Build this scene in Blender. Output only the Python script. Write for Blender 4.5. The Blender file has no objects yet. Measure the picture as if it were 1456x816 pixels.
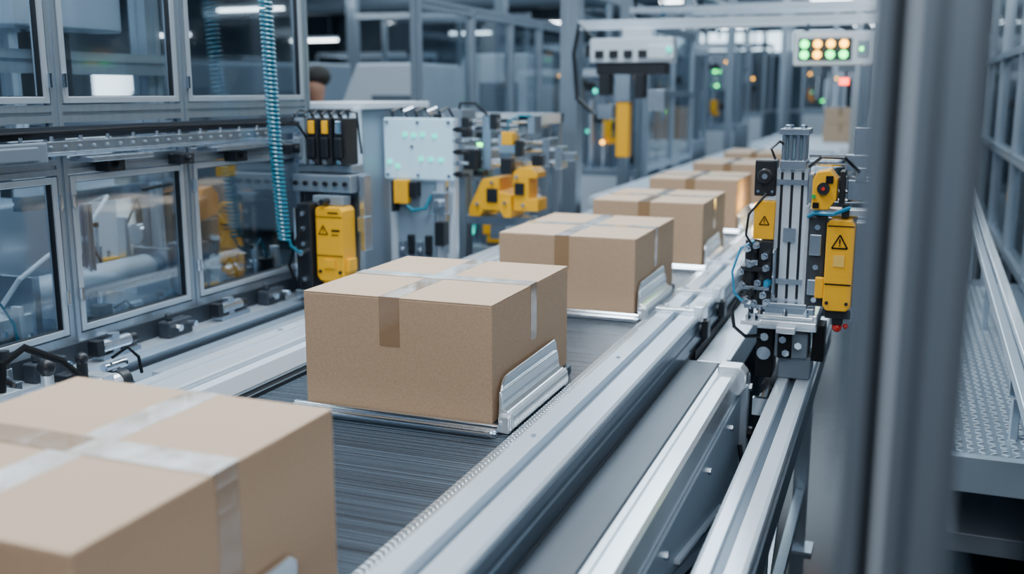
import bpy, bmesh, math, random
from mathutils import Vector as V, Matrix
random.seed(7)
COL = bpy.context.scene.collection

# ------------------------------------------------------------------ materials
def mat(name, col, rough=.5, metal=0., coat=0., emis=None, es=0., noise=None, bump=None, spec=None, col2=None):
    m = bpy.data.materials.new(name); m.use_nodes = True
    nt = m.node_tree; b = nt.nodes['Principled BSDF']
    b.inputs['Base Color'].default_value = (*col, 1)
    b.inputs['Roughness'].default_value = rough
    b.inputs['Metallic'].default_value = metal
    b.inputs['Coat Weight'].default_value = coat
    if spec is not None: b.inputs['Specular IOR Level'].default_value = spec
    if emis: b.inputs['Emission Color'].default_value = (*emis, 1); b.inputs['Emission Strength'].default_value = es
    tc = nt.nodes.new('ShaderNodeTexCoord')
    if noise:
        sc, amt = noise
        mp = nt.nodes.new('ShaderNodeMapping'); mp.inputs['Scale'].default_value = sc
        n = nt.nodes.new('ShaderNodeTexNoise'); n.inputs['Scale'].default_value = 1; n.inputs['Detail'].default_value = 5
        r = nt.nodes.new('ShaderNodeValToRGB')
        r.color_ramp.elements[0].position = .35 if col2 else .3; r.color_ramp.elements[1].position = .62 if col2 else .7
        r.color_ramp.elements[0].color = (*[c*(1-amt) for c in col], 1)
        r.color_ramp.elements[1].color = (*(col2 or [min(1, c*(1+amt)) for c in col]), 1)
        nt.links.new(tc.outputs['Object'], mp.inputs[0]); nt.links.new(mp.outputs[0], n.inputs['Vector'])
        nt.links.new(n.outputs['Fac'], r.inputs[0]); nt.links.new(r.outputs[0], b.inputs['Base Color'])
    if bump:
        sc, st = bump
        mp = nt.nodes.new('ShaderNodeMapping'); mp.inputs['Scale'].default_value = sc
        n = nt.nodes.new('ShaderNodeTexNoise'); n.inputs['Scale'].default_value = 1; n.inputs['Detail'].default_value = 3
        bp = nt.nodes.new('ShaderNodeBump'); bp.inputs['Strength'].default_value = st; bp.inputs['Distance'].default_value = .002
        nt.links.new(tc.outputs['Object'], mp.inputs[0]); nt.links.new(mp.outputs[0], n.inputs['Vector'])
        nt.links.new(n.outputs['Fac'], bp.inputs['Height']); nt.links.new(bp.outputs[0], b.inputs['Normal'])
    return m

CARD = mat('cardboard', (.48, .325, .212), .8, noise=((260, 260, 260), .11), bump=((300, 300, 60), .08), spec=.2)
CARD2 = mat('cardboard_lit_top', (.58, .425, .30), .75, noise=((180, 240, 200), .05), spec=.3)  # paler copy of the cardboard: light on the box tops painted into the flaps
TAPEB = mat('brown_tape', (.31, .19, .10), .2, coat=.7, bump=((40, 90, 40), .35))
TAPEF = mat('brown_tape_faint', (.41, .275, .17), .18, coat=.8, bump=((40, 60, 40), .4))
TAPEC = mat('clear_tape_painted_glare', (.66, .56, .45), .1, coat=1., noise=((13, 9, 13), .1), col2=(1, 1, 1), bump=((30, 40, 30), .5))  # white noise patches are glare painted into the tape colour
ALU = mat('aluminium', (.36, .44, .52), .32, .75, noise=((3, 60, 3), .06))
SASH = mat('aluminium_sash', (.54, .63, .72), .32, .6)
ALUD = mat('aluminium_dark', (.11, .15, .19), .38, .6)
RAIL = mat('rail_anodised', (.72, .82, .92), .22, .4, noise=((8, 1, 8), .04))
WHITE = mat('white_paint', (.60, .69, .78), .35)
CHROME = mat('chrome', (.80, .88, .96), .13, 1.)
GLOSSW = mat('polished_steel', (.88, .95, 1.), .16, .7)
STEEL = mat('brushed_steel', (.46, .54, .63), .25, .9, noise=((4, 40, 4), .1))
DARK = mat('dark_plastic', (.008, .011, .016), .42)
DGREY = mat('dark_grey', (.022, .031, .044), .5)
GREY = mat('grey_paint', (.13, .17, .215), .5)
MGREY = mat('machine_grey', (.24, .31, .385), .38, .25)
YEL = mat('yellow_paint', (.90, .44, .004), .35)
ORG = mat('orange_paint', (.80, .28, .01), .4)
BLACK = mat('black_rubber', (.004, .005, .007), .6, spec=.2)
RED = mat('red_plastic', (.6, .02, .015), .35)
TEAL = mat('teal_hose', (.0, .18, .28), .3, coat=.4)
BLUE = mat('blue_hose', (.02, .25, .45), .35)
ROOMW = mat('wall_paint', (.10, .14, .185), .8, noise=((.35, .35, .5), .5))
CEILM = mat('ceiling_paint', (.06, .08, .105), .9)
E_W = mat('lamp_white', (1, 1, 1), emis=(.85, .94, 1), es=14)
E_WIN = mat('window_glow', (1, 1, 1), emis=(.75, .9, 1), es=4)
E_G = mat('led_green', (0, .5, .1), emis=(.02, 1, .2), es=9)
E_A = mat('led_amber', (.6, .3, 0), emis=(1, .46, .02), es=11)
E_R = mat('led_red', (.6, 0, 0), emis=(1, .05, .02), es=10)
E_T = mat('led_teal', (0, .4, .35), emis=(.0, .75, .55), es=2.0)
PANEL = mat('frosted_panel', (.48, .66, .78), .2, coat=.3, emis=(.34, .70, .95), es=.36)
SKIN = mat('skin', (.36, .19, .13), .7); HAIR = mat('hair', (.02, .018, .016), .7)
CLOTH = mat('work_jacket', (.06, .10, .18), .8); TROU = mat('work_trousers', (.03, .04, .06), .8)
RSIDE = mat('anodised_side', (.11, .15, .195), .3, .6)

def glass(name, tint, refl):
    m = bpy.data.materials.new(name); m.use_nodes = True; nt = m.node_tree
    nt.nodes.clear()
    o = nt.nodes.new('ShaderNodeOutputMaterial'); t = nt.nodes.new('ShaderNodeBsdfTransparent')
    g = nt.nodes.new('ShaderNodeBsdfGlossy'); mx = nt.nodes.new('ShaderNodeMixShader')
    t.inputs[0].default_value = (*tint, 1); g.inputs['Roughness'].default_value = .05
    lw = nt.nodes.new('ShaderNodeLayerWeight'); lw.inputs['Blend'].default_value = .25
    ma = nt.nodes.new('ShaderNodeMath'); ma.operation = 'MULTIPLY_ADD'; ma.inputs[1].default_value = .45; ma.inputs[2].default_value = refl
    nt.links.new(lw.outputs['Fresnel'], ma.inputs[0]); nt.links.new(ma.outputs[0], mx.inputs[0])
    nt.links.new(t.outputs[0], mx.inputs[1]); nt.links.new(g.outputs[0], mx.inputs[2]); nt.links.new(mx.outputs[0], o.inputs[0])
    return m
GLASS = glass('safety_glass', (.90, .95, .98), .05)

def belt_mat():
    m = mat('ribbed_belt', (.05, .06, .07), .25)
    nt = m.node_tree; b = nt.nodes['Principled BSDF']
    tc = nt.nodes.new('ShaderNodeTexCoord')
    w = nt.nodes.new('ShaderNodeTexWave'); w.bands_direction = 'Y'; w.inputs['Scale'].default_value = 26; w.inputs['Distortion'].default_value = .1
    mp = nt.nodes.new('ShaderNodeMapping'); mp.inputs['Scale'].default_value = (.5, 120, 1)
    n = nt.nodes.new('ShaderNodeTexNoise'); n.inputs['Scale'].default_value = 1; n.inputs['Detail'].default_value = 2
    r = nt.nodes.new('ShaderNodeValToRGB'); r.color_ramp.elements[0].color = (.008, .013, .020, 1); r.color_ramp.elements[1].color = (.075, .11, .15, 1)
    r.color_ramp.elements[0].position = .32; r.color_ramp.elements[1].position = .78
    bp = nt.nodes.new('ShaderNodeBump'); bp.inputs['Strength'].default_value = .6; bp.inputs['Distance'].default_value = .003
    nt.links.new(tc.outputs['Object'], w.inputs['Vector']); nt.links.new(tc.outputs['Object'], mp.inputs[0]); nt.links.new(mp.outputs[0], n.inputs['Vector'])
    nt.links.new(n.outputs['Fac'], r.inputs[0]); nt.links.new(r.outputs[0], b.inputs['Base Color'])
    nt.links.new(w.outputs['Fac'], bp.inputs['Height']); nt.links.new(bp.outputs[0], b.inputs['Normal'])
    return m
BELT = belt_mat()
FLOORM = mat('floor_epoxy', (.028, .040, .053), .16, noise=((.9, .9, .9), .3), bump=((2, 2, 2), .15), spec=.10)

# ------------------------------------------------------------------ mesh helper
class M:
    def __init__(s): s.bm = bmesh.new()
    def box(s, x0, x1, y0, y1, z0, z1):
        r = bmesh.ops.create_cube(s.bm, size=1)
        for v in r['verts']:
            v.co = V(((x0+x1)/2+v.co.x*(x1-x0), (y0+y1)/2+v.co.y*(y1-y0), (z0+z1)/2+v.co.z*(z1-z0)))
        return s
    def obox(s, p0, p1, w, h, up=(0, 0, 1)):
        p0, p1 = V(p0), V(p1); d = p1-p0; L = d.length; d.normalize(); up = V(up)
        if abs(d.dot(up)) > .99: up = V((1, 0, 0))
        sx = d.cross(up).normalized(); uz = sx.cross(d).normalized()
        r = bmesh.ops.create_cube(s.bm, size=1); c = (p0+p1)/2
        for v in r['verts']: v.co = c+sx*(v.co.x*w)+d*(v.co.y*L)+uz*(v.co.z*h)
        return s
    def cyl(s, p0, p1, r, r2=None, n=16):
        p0, p1 = V(p0), V(p1); d = p1-p0; L = d.length
        q = V((0, 0, 1)).rotation_difference(d.normalized()).to_matrix().to_4x4()
        bmesh.ops.create_cone(s.bm, cap_ends=True, segments=n, radius1=r, radius2=r if r2 is None else r2, depth=L, matrix=Matrix.Translation((p0+p1)/2) @ q)
        return s
    def sph(s, c, r, sc=(1, 1, 1), n=12):
        bmesh.ops.create_uvsphere(s.bm, u_segments=n, v_segments=max(6, n//2+2), radius=r, matrix=Matrix.Translation(V(c)) @ Matrix.Diagonal((*sc, 1)))
        return s
    def prof(s, pts, axis, a0, a1):
        def mk(p, a):
            if axis == 'y': return V((p[0], a, p[1]))
            if axis == 'z': return V((p[0], p[1], a))
            return V((a, p[0], p[1]))
        A = [s.bm.verts.new(mk(p, a0)) for p in pts]; B = [s.bm.verts.new(mk(p, a1)) for p in pts]
        n = len(pts)
        s.bm.faces.new(A); s.bm.faces.new(B[::-1])
        for i in range(n): s.bm.faces.new((A[i], B[i], B[(i+1) % n], A[(i+1) % n]))
        return s
    def ext(s, axis, c, a0, a1, w, d, sl=.008, k=.006):
        h, g = w/2, d/2; x, y = c; sl = min(sl, w*.14, d*.14); k = min(k, w*.2, d*.2)
        P = [(-h, -g), (-sl, -g), (-sl, -g+k), (sl, -g+k), (sl, -g), (h, -g), (h, -sl), (h-k, -sl), (h-k, sl), (h, sl), (h, g),
             (sl, g), (sl, g-k), (-sl, g-k), (-sl, g), (-h, g), (-h, sl), (-h+k, sl), (-h+k, -sl), (-h, -sl)]
        return s.prof([(x+a, y+b) for a, b in P], axis, a0, a1)
    def tube(s, path, r, n=8):
        path = [V(p) for p in path]; rings = []; prev = None
        for i, p in enumerate(path):
            t = (path[min(i+1, len(path)-1)]-path[max(i-1, 0)]).normalized()
            if prev is None: prev = t.orthogonal().normalized()
            u = (prev-t*prev.dot(t)).normalized(); prev = u; w = t.cross(u)
            rings.append([s.bm.verts.new(p+(u*math.cos(2*math.pi*j/n)+w*math.sin(2*math.pi*j/n))*r) for j in range(n)])
        for a, b in zip(rings, rings[1:]):
            for j in range(n): s.bm.faces.new((a[j], a[(j+1) % n], b[(j+1) % n], b[j]))
        s.bm.faces.new(rings[0][::-1]); s.bm.faces.new(rings[-1])
        return s
    def clusters(s):
        bm = s.bm; bm.verts.index_update(); seen = set(); comps = []
        for v0 in bm.verts:
            if v0.index in seen: continue
            st = [v0]; seen.add(v0.index); vs = []
            while st:
                v = st.pop(); vs.append(v)
                for e in v.link_edges:
                    o = e.other_vert(v)
                    if o.index not in seen: seen.add(o.index); st.append(o)
            lo = [min(v.co[i] for v in vs)-.0015 for i in range(3)]; hi = [max(v.co[i] for v in vs)+.0015 for i in range(3)]
            comps.append([vs, lo, hi])
        n = len(comps); par = list(range(n))
        def f(i):
            while par[i] != i: i = par[i]
            return i
        if n > 1:
            for i in range(n):
                for j in range(i+1, n):
                    if all(comps[i][1][k] <= comps[j][2][k] and comps[j][1][k] <= comps[i][2][k] for k in range(3)): par[f(j)] = f(i)
        g = {}
        for i in range(n): g.setdefault(f(i), []).extend(comps[i][0])
        return list(g.values())
    def obj(s, name, m, parent=None, bevel=0, smooth=False, label=None, stuff=False):
        O = V((0, 0, 0))
        if parent is not None: O = V(parent.get('_o', (0, 0, 0)))
        bmesh.ops.translate(s.bm, vec=-O, verts=s.bm.verts)
        bmesh.ops.recalc_face_normals(s.bm, faces=s.bm.faces)
        out = []
        cl = s.clusters() if (parent is not None and not stuff) else [None]
        if len(cl) == 1: cl = [None]
        for vs in cl:
            me = bpy.data.meshes.new(name)
            if vs is None: s.bm.to_mesh(me)
            else:
                ix = {v.index: i for i, v in enumerate(vs)}; fs = set()
                for v in vs: fs.update(v.link_faces)
                me.from_pydata([v.co[:] for v in vs], [], [[ix[v.index] for v in f.verts] for f in sorted(fs, key=lambda f: f.verts[0].index)])
            me.materials.append(m)
            if smooth:
                for p in me.polygons: p.use_smooth = True
            o = bpy.data.objects.new(name, me); COL.objects.link(o); out.append(o)
            if parent is not None: o.parent = parent; o['_o'] = tuple(O)
            if bevel:
                b = o.modifiers.new('bevel', 'BEVEL'); b.width = bevel; b.segments = 2; b.limit_method = 'ANGLE'; b.angle_limit = math.radians(40)
            if smooth and bevel == 0:
                e = o.modifiers.new('edge', 'EDGE_SPLIT'); e.split_angle = math.radians(40)
            if label: o['label'] = label
            if stuff: o['kind'] = 'stuff'
        s.bm.free()
        return out[0]

def thing(name, label, cat, loc, group=None):
    e = bpy.data.objects.new(name, None); e.empty_display_size = .1; COL.objects.link(e)
    e.location = loc; e['_o'] = tuple(loc); e['label'] = label; e['category'] = cat
    if group: e['group'] = group
    return e
def struct(o): o['kind'] = 'structure'; return o

def clutter(x0, x1, y0, y1, z0, zh, n, seed, label, name='bracket_assembly', yel=0):
    """mounting plate carrying a dense set of brackets, cylinders, blocks and hoses"""
    random.seed(seed); R = random.random
    t = thing(name, label, 'machine part', ((x0+x1)/2, (y0+y1)/2, z0), 'bracket and cylinder assemblies')
    M().box(x0, x1, y0, y1, z0, z0+.012).obj('mounting_plate', ALUD, t, bevel=.002)
    L = y1-y0; W_ = x1-x0; z = z0+.0125
    for i in range(n):
        yc = y0+L*(i+.5)/n; s = L/n*.42; xc = x0+W_*(.3+.4*R()); w = min(W_*.28, .05)*(.7+.5*R()); h = zh*(.35+.65*R())
        k = i % 5
        if k == 0:
            M().box(xc-w, xc+w, yc-s, yc+s, z, z+h*.6).box(xc-w*.6, xc+w*.6, yc-s*.6, yc+s*.6, z+h*.6, z+h).obj('steel_block', STEEL, t, bevel=.003)
            M().cyl((xc+w, yc, z+h*.3), (xc+w+.02, yc, z+h*.3), .009, n=6).obj('nut', CHROME, t)
        elif k == 1:
            r = min(s, w)*.8; M().cyl((xc, yc, z), (xc, yc, z+h*.7), r).cyl((xc, yc, z+h*.7), (xc, yc, z+h), r*.45).obj('cylinder', CHROME, t, smooth=True)
            M().cyl((xc, yc, z+h), (xc, yc, z+h+.018), r*.7).obj('black_cap', DARK, t)
        elif k == 2:
            M().box(xc-w, xc+w, yc-s, yc+s, z, z+h*.8).obj('valve_block', YEL if yel and i % 2 == 0 else DARK, t, bevel=.004)
            M().cyl((xc, yc, z+h*.8), (xc, yc, z+h), .008, n=8).obj('fitting', CHROME, t)
        elif k == 3:
            M().prof([(yc-s, z), (yc-s, z+h), (yc-s*.5, z+h), (yc-s*.2, z+h*.35), (yc+s, z+h*.25), (yc+s, z)], 'x', xc-w*.8, xc+w*.8).obj('angle_bracket', GLOSSW, t, bevel=.002)
            M().cyl((xc, yc+s*.4, z+h*.3), (xc, yc+s*.4, z+h*.3+.02), .010, n=6).obj('bolt', STEEL, t)
        else:
            M().box(xc-w*.7, xc+w*.7, yc-s, yc+s, z, z+h*.4).obj('sensor_block', DGREY, t, bevel=.003)
            M().cyl((xc, yc-s, z+h*.6), (xc, yc+s*1.6, z+h*.6), h*.12+.004).box(xc-w*.3, xc+w*.3, yc-s*.3, yc+s*.3, z+h*.4, z+h*.62).obj('rod', CHROME, t, smooth=True)
        if i % 3 == 0:
            M().tube([(xc, yc, z+h*.9), (xc+w, yc+s, z+h*1.25), (xc+w*1.3, yc+s*2, z+h*.8), (xc+w, yc+s*2.6, z+.01)], .005, 6).obj('hose', [BLACK, BLACK, TEAL][(i//3) % 3], t, smooth=True)
    return t

# ------------------------------------------------------------------ room
struct(M().box(-20, 8, -4, 34, -.1, 0).obj('floor', FLOORM))
struct(M().box(-20, 8, 34, 34.2, 0, 4.8).obj('wall_back', ROOMW))
struct(M().box(-20.2, -20, -4, 34, 0, 4.8).obj('wall_left', ROOMW))
struct(M().box(8, 8.2, -4, 34, 0, 4.8).obj('wall_right', ROOMW))
struct(M().box(-20, 8, -4, 34, 4.8, 4.9).obj('ceiling', CEILM))
w = M()
for i in range(4): w.box(-20, -19.97, 21.4+i*1.15, 22.5+i*1.15, 1.45, 2.5)
struct(w.obj('window_1', E_WIN))
w = M()
for i in range(4): w.box(-20, -19.97, 28+i*1.15, 29.1+i*1.15, 1.45, 2.5)
struct(w.obj('window_2', E_WIN))
w = M()
for i in range(6): w.box(-9+i*1.2, -7.9+i*1.2, 33.97, 34, 2.9, 3.5)
struct(w.obj('window_3', E_WIN))

# ------------------------------------------------------------------ main conveyor
YE = 14.0
cv = thing('belt_conveyor', 'long belt conveyor with ribbed dark belt and pale aluminium side rails', 'conveyor', (-1.19, 7, 0))
M().box(-1.58, -.83, .1, 8.2, .80, .835).obj('ribbed_belt', BELT, cv)
M().box(-1.58, -.83, 8.2, YE, .80, .835).obj('flat_belt', WHITE, cv, label='pale smooth belt section')
P = [(-.725, .80), (-.725, .915), (-.72, .92), (-.674, .92), (-.670, .900), (-.650, .900), (-.646, .92), (-.594, .92), (-.588, .914), (-.588, .80)]
M().prof(P, 'y', .1, YE).obj('side_rail', RAIL, cv)
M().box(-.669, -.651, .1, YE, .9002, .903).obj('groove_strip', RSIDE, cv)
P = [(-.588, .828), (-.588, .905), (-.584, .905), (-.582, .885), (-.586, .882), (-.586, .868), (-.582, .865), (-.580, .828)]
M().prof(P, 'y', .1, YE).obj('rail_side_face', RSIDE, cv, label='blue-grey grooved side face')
P = [(-1.83, .80), (-1.83, .897), (-1.825, .902), (-1.785, .902), (-1.782, .892), (-1.768, .892), (-1.765, .902), (-1.70, .902), (-1.695, .897), (-1.688, .80)]
M().prof(P, 'y', .1, YE).obj('side_rail', RAIL, cv)
M().prof([(-1.69, .835), (-1.69, .885), (-1.66, .882), (-1.645, .84), (-1.645, .80), (-1.69, .80)], 'y', .1, YE).obj('inner_plate', WHITE, cv)
M().box(-1.645, -1.60, .1, YE, .76, .838).box(-1.60, -1.58, .1, YE, .76, .828).obj('inner_guide', BLACK, cv, bevel=.003)
M().box(-1.632, -1.622, .1, YE, .838, .843).box(-1.60, -1.594, .1, YE, .828, .84).obj('belt_guide', ALUD, cv)
M().box(-.83, -.725, .1, YE, .76, .80).obj('chain_tray', BLACK, cv)
m = M(); y = .3
while y < 8.1:
    m.box(-.822, -.811, y, y+.010, .80, .843); m.box(-.806, -.798, y+.008, y+.017, .80, .841)
    m.cyl((-.826, y+.005, .838), (-.794, y+.005, .838), .003, n=6)
    y += .018
m.obj('drive_chain', GLOSSW, cv, stuff=True)
M().box(-.785, -.735, .1, YE, .80, .850).obj('chain_guard', RSIDE, cv, bevel=.003)
for y in [.6+1.8*i for i in range(8)]:
    m = M()
    for x in (-1.76, -.655): m.box(x-.04, x+.04, y-.04, y+.04, 0, .80)
    m.box(-1.72, -.695, y-.03, y+.03, .35, .41); m.box(-1.72, -.695, y-.03, y+.03, .74, .80)
    m.obj('support_frame', ALU, cv, bevel=.003)
M().box(-1.80, -.63, .1, YE, .70, .74).obj('under_pan', DGREY, cv)
M().box(-2.17, -1.835, .3, 3.95, .77, .80).box(-2.17, -2.14, .3, 3.95, .50, .77).obj('cover_plate', MGREY, cv, bevel=.004)
M().box(-1.90, -1.87, .3, 3.95, .80, .83).obj('cover_lip', RAIL, cv, bevel=.002)
M().box(-2.06, -2.02, 2.35, 3.95, .80, .822).obj('cover_rib', SASH, cv, bevel=.002)
M().box(-2.14, -1.835, 7.2, YE, .82, .88).obj('cover_plate', WHITE, cv, bevel=.004, label='pale sheet-metal cover plate')
for y in [.55, 1.25, 1.95, 2.65, 3.35, 4.05, 4.75, 5.5, 6.2]:
    m = M(); m.box(-1.86, -1.83, y-.03, y+.03, .80, .87); m.obj('rail_clamp', STEEL, cv, bevel=.002)
    M().cyl((-1.80, y, .9), (-1.80, y, .908), .008, n=6).obj('bolt', STEEL, cv)
    M().cyl((-.695, y, .919), (-.695, y, .924), .006, n=6).obj('bolt', STEEL, cv)
for y in [3.28, 3.62, 4.3]:
    m = M(); m.box(-.735, -.60, y, y+.045, .92, .933); m.cyl((-.70, y+.02, .933), (-.70, y+.02, .945), .01, n=6); m.cyl((-.63, y+.02, .933), (-.63, y+.02, .943), .009, n=6)
    m.box(-.60, -.570, y-.02, y+.07, .90, .95)
    m.obj('joint_plate', GLOSSW, cv, bevel=.002)
    M().box(-.579, -.555, y+.0, y+.05, .84, .899).obj('joint_sensor', DARK, cv, bevel=.003)
m = M().box(-.565, -.47, 3.14, 5.6, .78, .80).box(-.47, -.455, 3.14, 5.6, .72, .815)
m.obj('outer_cover', RAIL, cv, bevel=.003)
M().box(-.575, -.568, 3.14, 5.6, .70, .83).obj('cover_gap', BLACK, cv)

# ------------------------------------------------------------------ cartons + carriers
def carton(x0, x1, y0, y1, zb, h, label, top=('c', 'c', 'b', 'b'), drops=True, group="cardboard boxes travelling on the conveyor", rot=0, tdx=-.015, hw=.028):
    cx, cy = (x0+x1)/2, (y0+y1)/2; t = thing('cardboard_box', label, 'box', (cx, cy, zb), group)
    zt = zb+h
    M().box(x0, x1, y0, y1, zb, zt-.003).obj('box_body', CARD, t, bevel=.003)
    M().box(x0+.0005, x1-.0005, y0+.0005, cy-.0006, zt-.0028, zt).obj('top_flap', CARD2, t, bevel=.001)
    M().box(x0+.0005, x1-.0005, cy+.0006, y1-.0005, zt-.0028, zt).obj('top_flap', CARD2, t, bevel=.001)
    e = .0009
    mm = {'c': TAPEC, 'b': TAPEB, 'f': TAPEF}
    tx = cx+tdx
    M().box(tx-hw, tx+hw, cy, y1, zt, zt+e).obj('packing_tape', mm[top[0]], t)
    M().box(tx-hw, tx+hw, y0, cy, zt, zt+e).obj('packing_tape', mm[top[1]], t)
    M().box(tx, x1, cy-hw, cy+hw, zt+e, zt+2*e).obj('packing_tape', mm[top[2]], t)
    M().box(x0, tx, cy-hw, cy+hw, zt+e, zt+2*e).obj('packing_tape', mm[top[3]], t)
    if drops:
        lb = 'brown packing tape folded over the edge'
        M().box(tx-hw, tx+hw, y0-e, y0, zt-.125, zt+e).obj('packing_tape', TAPEB, t, label=lb)
        M().box(x1, x1+e, cy-hw*.8, cy+hw*.8, zt-(.15 if hw < .03 else .24), zt+2*e).obj('packing_tape', TAPEB, t, label=lb)
        M().box(tx-hw, tx+hw, y1, y1+e, zt-.125, zt+e).obj('packing_tape', TAPEB, t, label=lb)
        M().box(x0-e, x0, cy-hw, cy+hw, zt-.12, zt+2*e).obj('packing_tape', TAPEB, t, label=lb)
    t.rotation_euler = (0, 0, rot)
    return t
ZB = .855
carton(-1.345, -.822, .79, 1.345, ZB, .295, "large closed tan cardboard box crossed with clear and brown tape, white glare painted on", ('c', 'c', 'c', 'f'), tdx=.015, hw=.031)
carton(-1.40, -.88, 2.17, 2.76, ZB, .295, "sharp tan cardboard box with brown tape folded down its front", ('c', 'f', 'c', 'c'))
carton(-1.385, -.86, 3.49, 4.15, ZB, .275, "tan cardboard box with taped top riding on a carrier", ('c', 'c', 'c', 'c'))
carton(-1.345, -.82, 4.60, 5.22, ZB, .29, "tan cardboard box with taped top riding on a carrier", ('c', 'f', 'c', 'c'))
carton(-1.38, -.86, 5.9, 6.5, ZB, .29, "tan cardboard box with taped top riding on a carrier", ('c', 'f', 'c', 'c'))
for y in (7.25, 8.6): carton(-1.38, -.86, y, y+.6, ZB, .29, "tan cardboard box with taped top riding on a carrier", ('c', 'f', 'c', 'c'))

def carrier(y0, y1, x0=-1.40, x1=-.875, bl=.13):
    t = thing('carrier_tray', 'polished metal carrier tray with raised side bracket under a box', 'tray', ((x0+x1)/2, y0, .835), 'metal carrier trays on the conveyor')
    M().box(x0, x1+.01, y0-.012, y1, .8355, .854).obj('tray_plate', ALUD, t)
    m = M().cyl((x0-.02, y0-.028, .853), (x1+.02, y0-.028, .853), .012, n=14).cyl((x0-.02, y0-.050, .847), (x1+.01, y0-.050, .847), .008, n=12)
    m.box(x0-.02, x1+.02, y0-.05, y0-.012, .8365, .846)
    m.obj('front_bar', CHROME, t, smooth=True)
    ye = y1-bl
    pts = [(y0+.015, .86), (y0+.025, .915)]
    for i in range(6):
        a = math.pi-i*math.pi/10; pts.append((y0+.070+.045*math.cos(a), .918+.045*math.sin(a)))
    pts += [(ye-.015, .966), (ye, .952), (ye, .86)]
    M().prof(pts, 'x', x1+.002, x1+.008).obj('side_bracket', GLOSSW, t, bevel=.002)
    ps = [(x1+.008, .935), (x1+.014, .935), (x1+.018, .912), (x1+.018, .895), (x1+.032, .885), (x1+.040, .887), (x1+.045, .875), (x1+.047, .848), (x1+.040, .8365), (x1+.008, .8365)]
    M().prof(ps, 'y', y0+.005, ye-.01).obj('bracket_lip', GLOSSW, t, bevel=.003)
    M().box(x1+.012, x1+.042, y0-.012, y0+.006, .8365, .88).obj('bracket_end', GLOSSW, t, bevel=.004)
    return t
carrier(.80, 1.34, -1.34, -.818)
carrier(2.175, 2.755)
carrier(3.495, 4.14, -1.385, -.857, .2)
carrier(4.605, 5.21, -1.345, -.817, .2)
carrier(5.905, 6.49, -1.38, -.857, .2)
for y in (7.25, 8.6): carrier(y+.005, y+.59, -1.38, -.857, .2)

t = thing('outfeed_table', 'pale metal outfeed table at the end of the conveyor', 'table', (-1.1, 16.5, 0))
M().box(-1.9, -.3, 14.1, 19, .82, .87).obj('table_top', WHITE, t, bevel=.004)
for x in (-1.85, -.35):
    for y in (14.2, 16.5, 18.9): M().box(x-.04, x+.04, y-.04, y+.04, 0, .82).obj('leg', ALU, t)
M().box(-1.92, -1.88, 14.1, 19, .87, .95).obj('side_guide', RAIL, t); M().box(-.32, -.28, 14.1, 19, .87, .95).obj('side_guide', RAIL, t)
carton(-1.13, -.58, 16.4, 16.95, .871, .28, "tan cardboard box stacked on the pale outfeed table", ('f', 'f', 'c', 'c'), group='boxes on the outfeed table')
carton(-1.12, -.62, 16.42, 16.92, 1.154, .24, "tan cardboard box stacked on the pale outfeed table", ('f', 'f', 'c', 'c'), group='boxes on the outfeed table')

# ------------------------------------------------------------------ transfer conveyor beside rail
tc = thing('transfer_conveyor', 'narrow side conveyor with smooth grey belt and white metal rail', 'conveyor', (-.49, 1.7, 0))
M().box(-.577, -.474, .2, 3.04, .77, .828).obj('flat_belt', mat('grey_belt', (.032, .048, .068), .34, noise=((14, 3, 14), .22)), tc, bevel=.004)
P = [(-.468, .74), (-.468, .835), (-.463, .840), (-.45, .840), (-.447, .832), (-.441, .832), (-.438, .842), (-.408, .842), (-.400, .834), (-.400, .74)]
M().prof(P, 'y', .2, 2.96).obj('side_rail', GLOSSW, tc)
M().box(-.575, -.41, .2, 3.0, .70, .738).obj('bed_plate', DGREY, tc)
M().prof([(.3, .70), (.3, .76), (2.94, .76), (2.94, .45), (2.85, .435), (2.62, .53), (1.75, .68)], 'x', -.4, -.392).obj('side_plate', MGREY, tc, bevel=.002)
M().prof([(2.0, .655), (2.0, .665), (2.6, .55), (2.85, .455), (2.85, .445), (2.62, .54)], 'x', -.392, -.38).obj('plate_flange', RAIL, tc)
M().prof([(-.455, .40), (-.455, .835), (-.40, .838), (-.372, .82), (-.372, .43), (-.39, .40)], 'y', 2.945, 2.985).obj('end_bracket', SASH, tc, bevel=.005)
M().prof([(-.455, .775), (-.455, .86), (-.39, .86), (-.372, .84), (-.372, .80), (-.39, .775)], 'y', 2.88, 2.944).obj('end_cap', GLOSSW, tc, bevel=.004)
for z in (.5, .56, .78): M().cyl((-.372, 2.965, z), (-.364, 2.965, z), .012, n=6).obj('bolt', STEEL, tc)
M().cyl((-.372, 2.965, .64), (-.358, 2.965, .64), .018, n=12).obj('pivot', DARK, tc)
M().tube([(-.385, 2.9, .62), (-.365, 2.88, .52), (-.36, 2.9, .46), (-.38, 2.95, .44)], .007, 8).obj('cable', DARK, tc, smooth=True)
for y in (.6, 1.75, 2.85):
    M().ext('z', (-.44, y), 0, .70, .05, .05).obj('leg', ALU, tc)
    M().box(-.56, -.47, y-.02, y+.02, .66, .70).obj('cross_bar', ALU, tc)
M().box(-.46, -.42, .625, 1.725, .30, .34).box(-.46, -.42, 1.775, 2.825, .30, .34).obj('lower_bar', ALU, tc)
M().obox((-.44, 1.79, .62), (-.44, 2.82, .36), .02, .03).obj('brace', RAIL, tc)
M().cyl((-.57, 3.045, .79), (-.475, 3.045, .79), .034, n=20).obj('end_roller', STEEL, tc, smooth=True)
for y in (1.9, 2.4, 2.75): M().cyl((-.392, y, .72), (-.384, y, .72), .010, n=6).obj('bolt', STEEL, tc)

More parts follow.
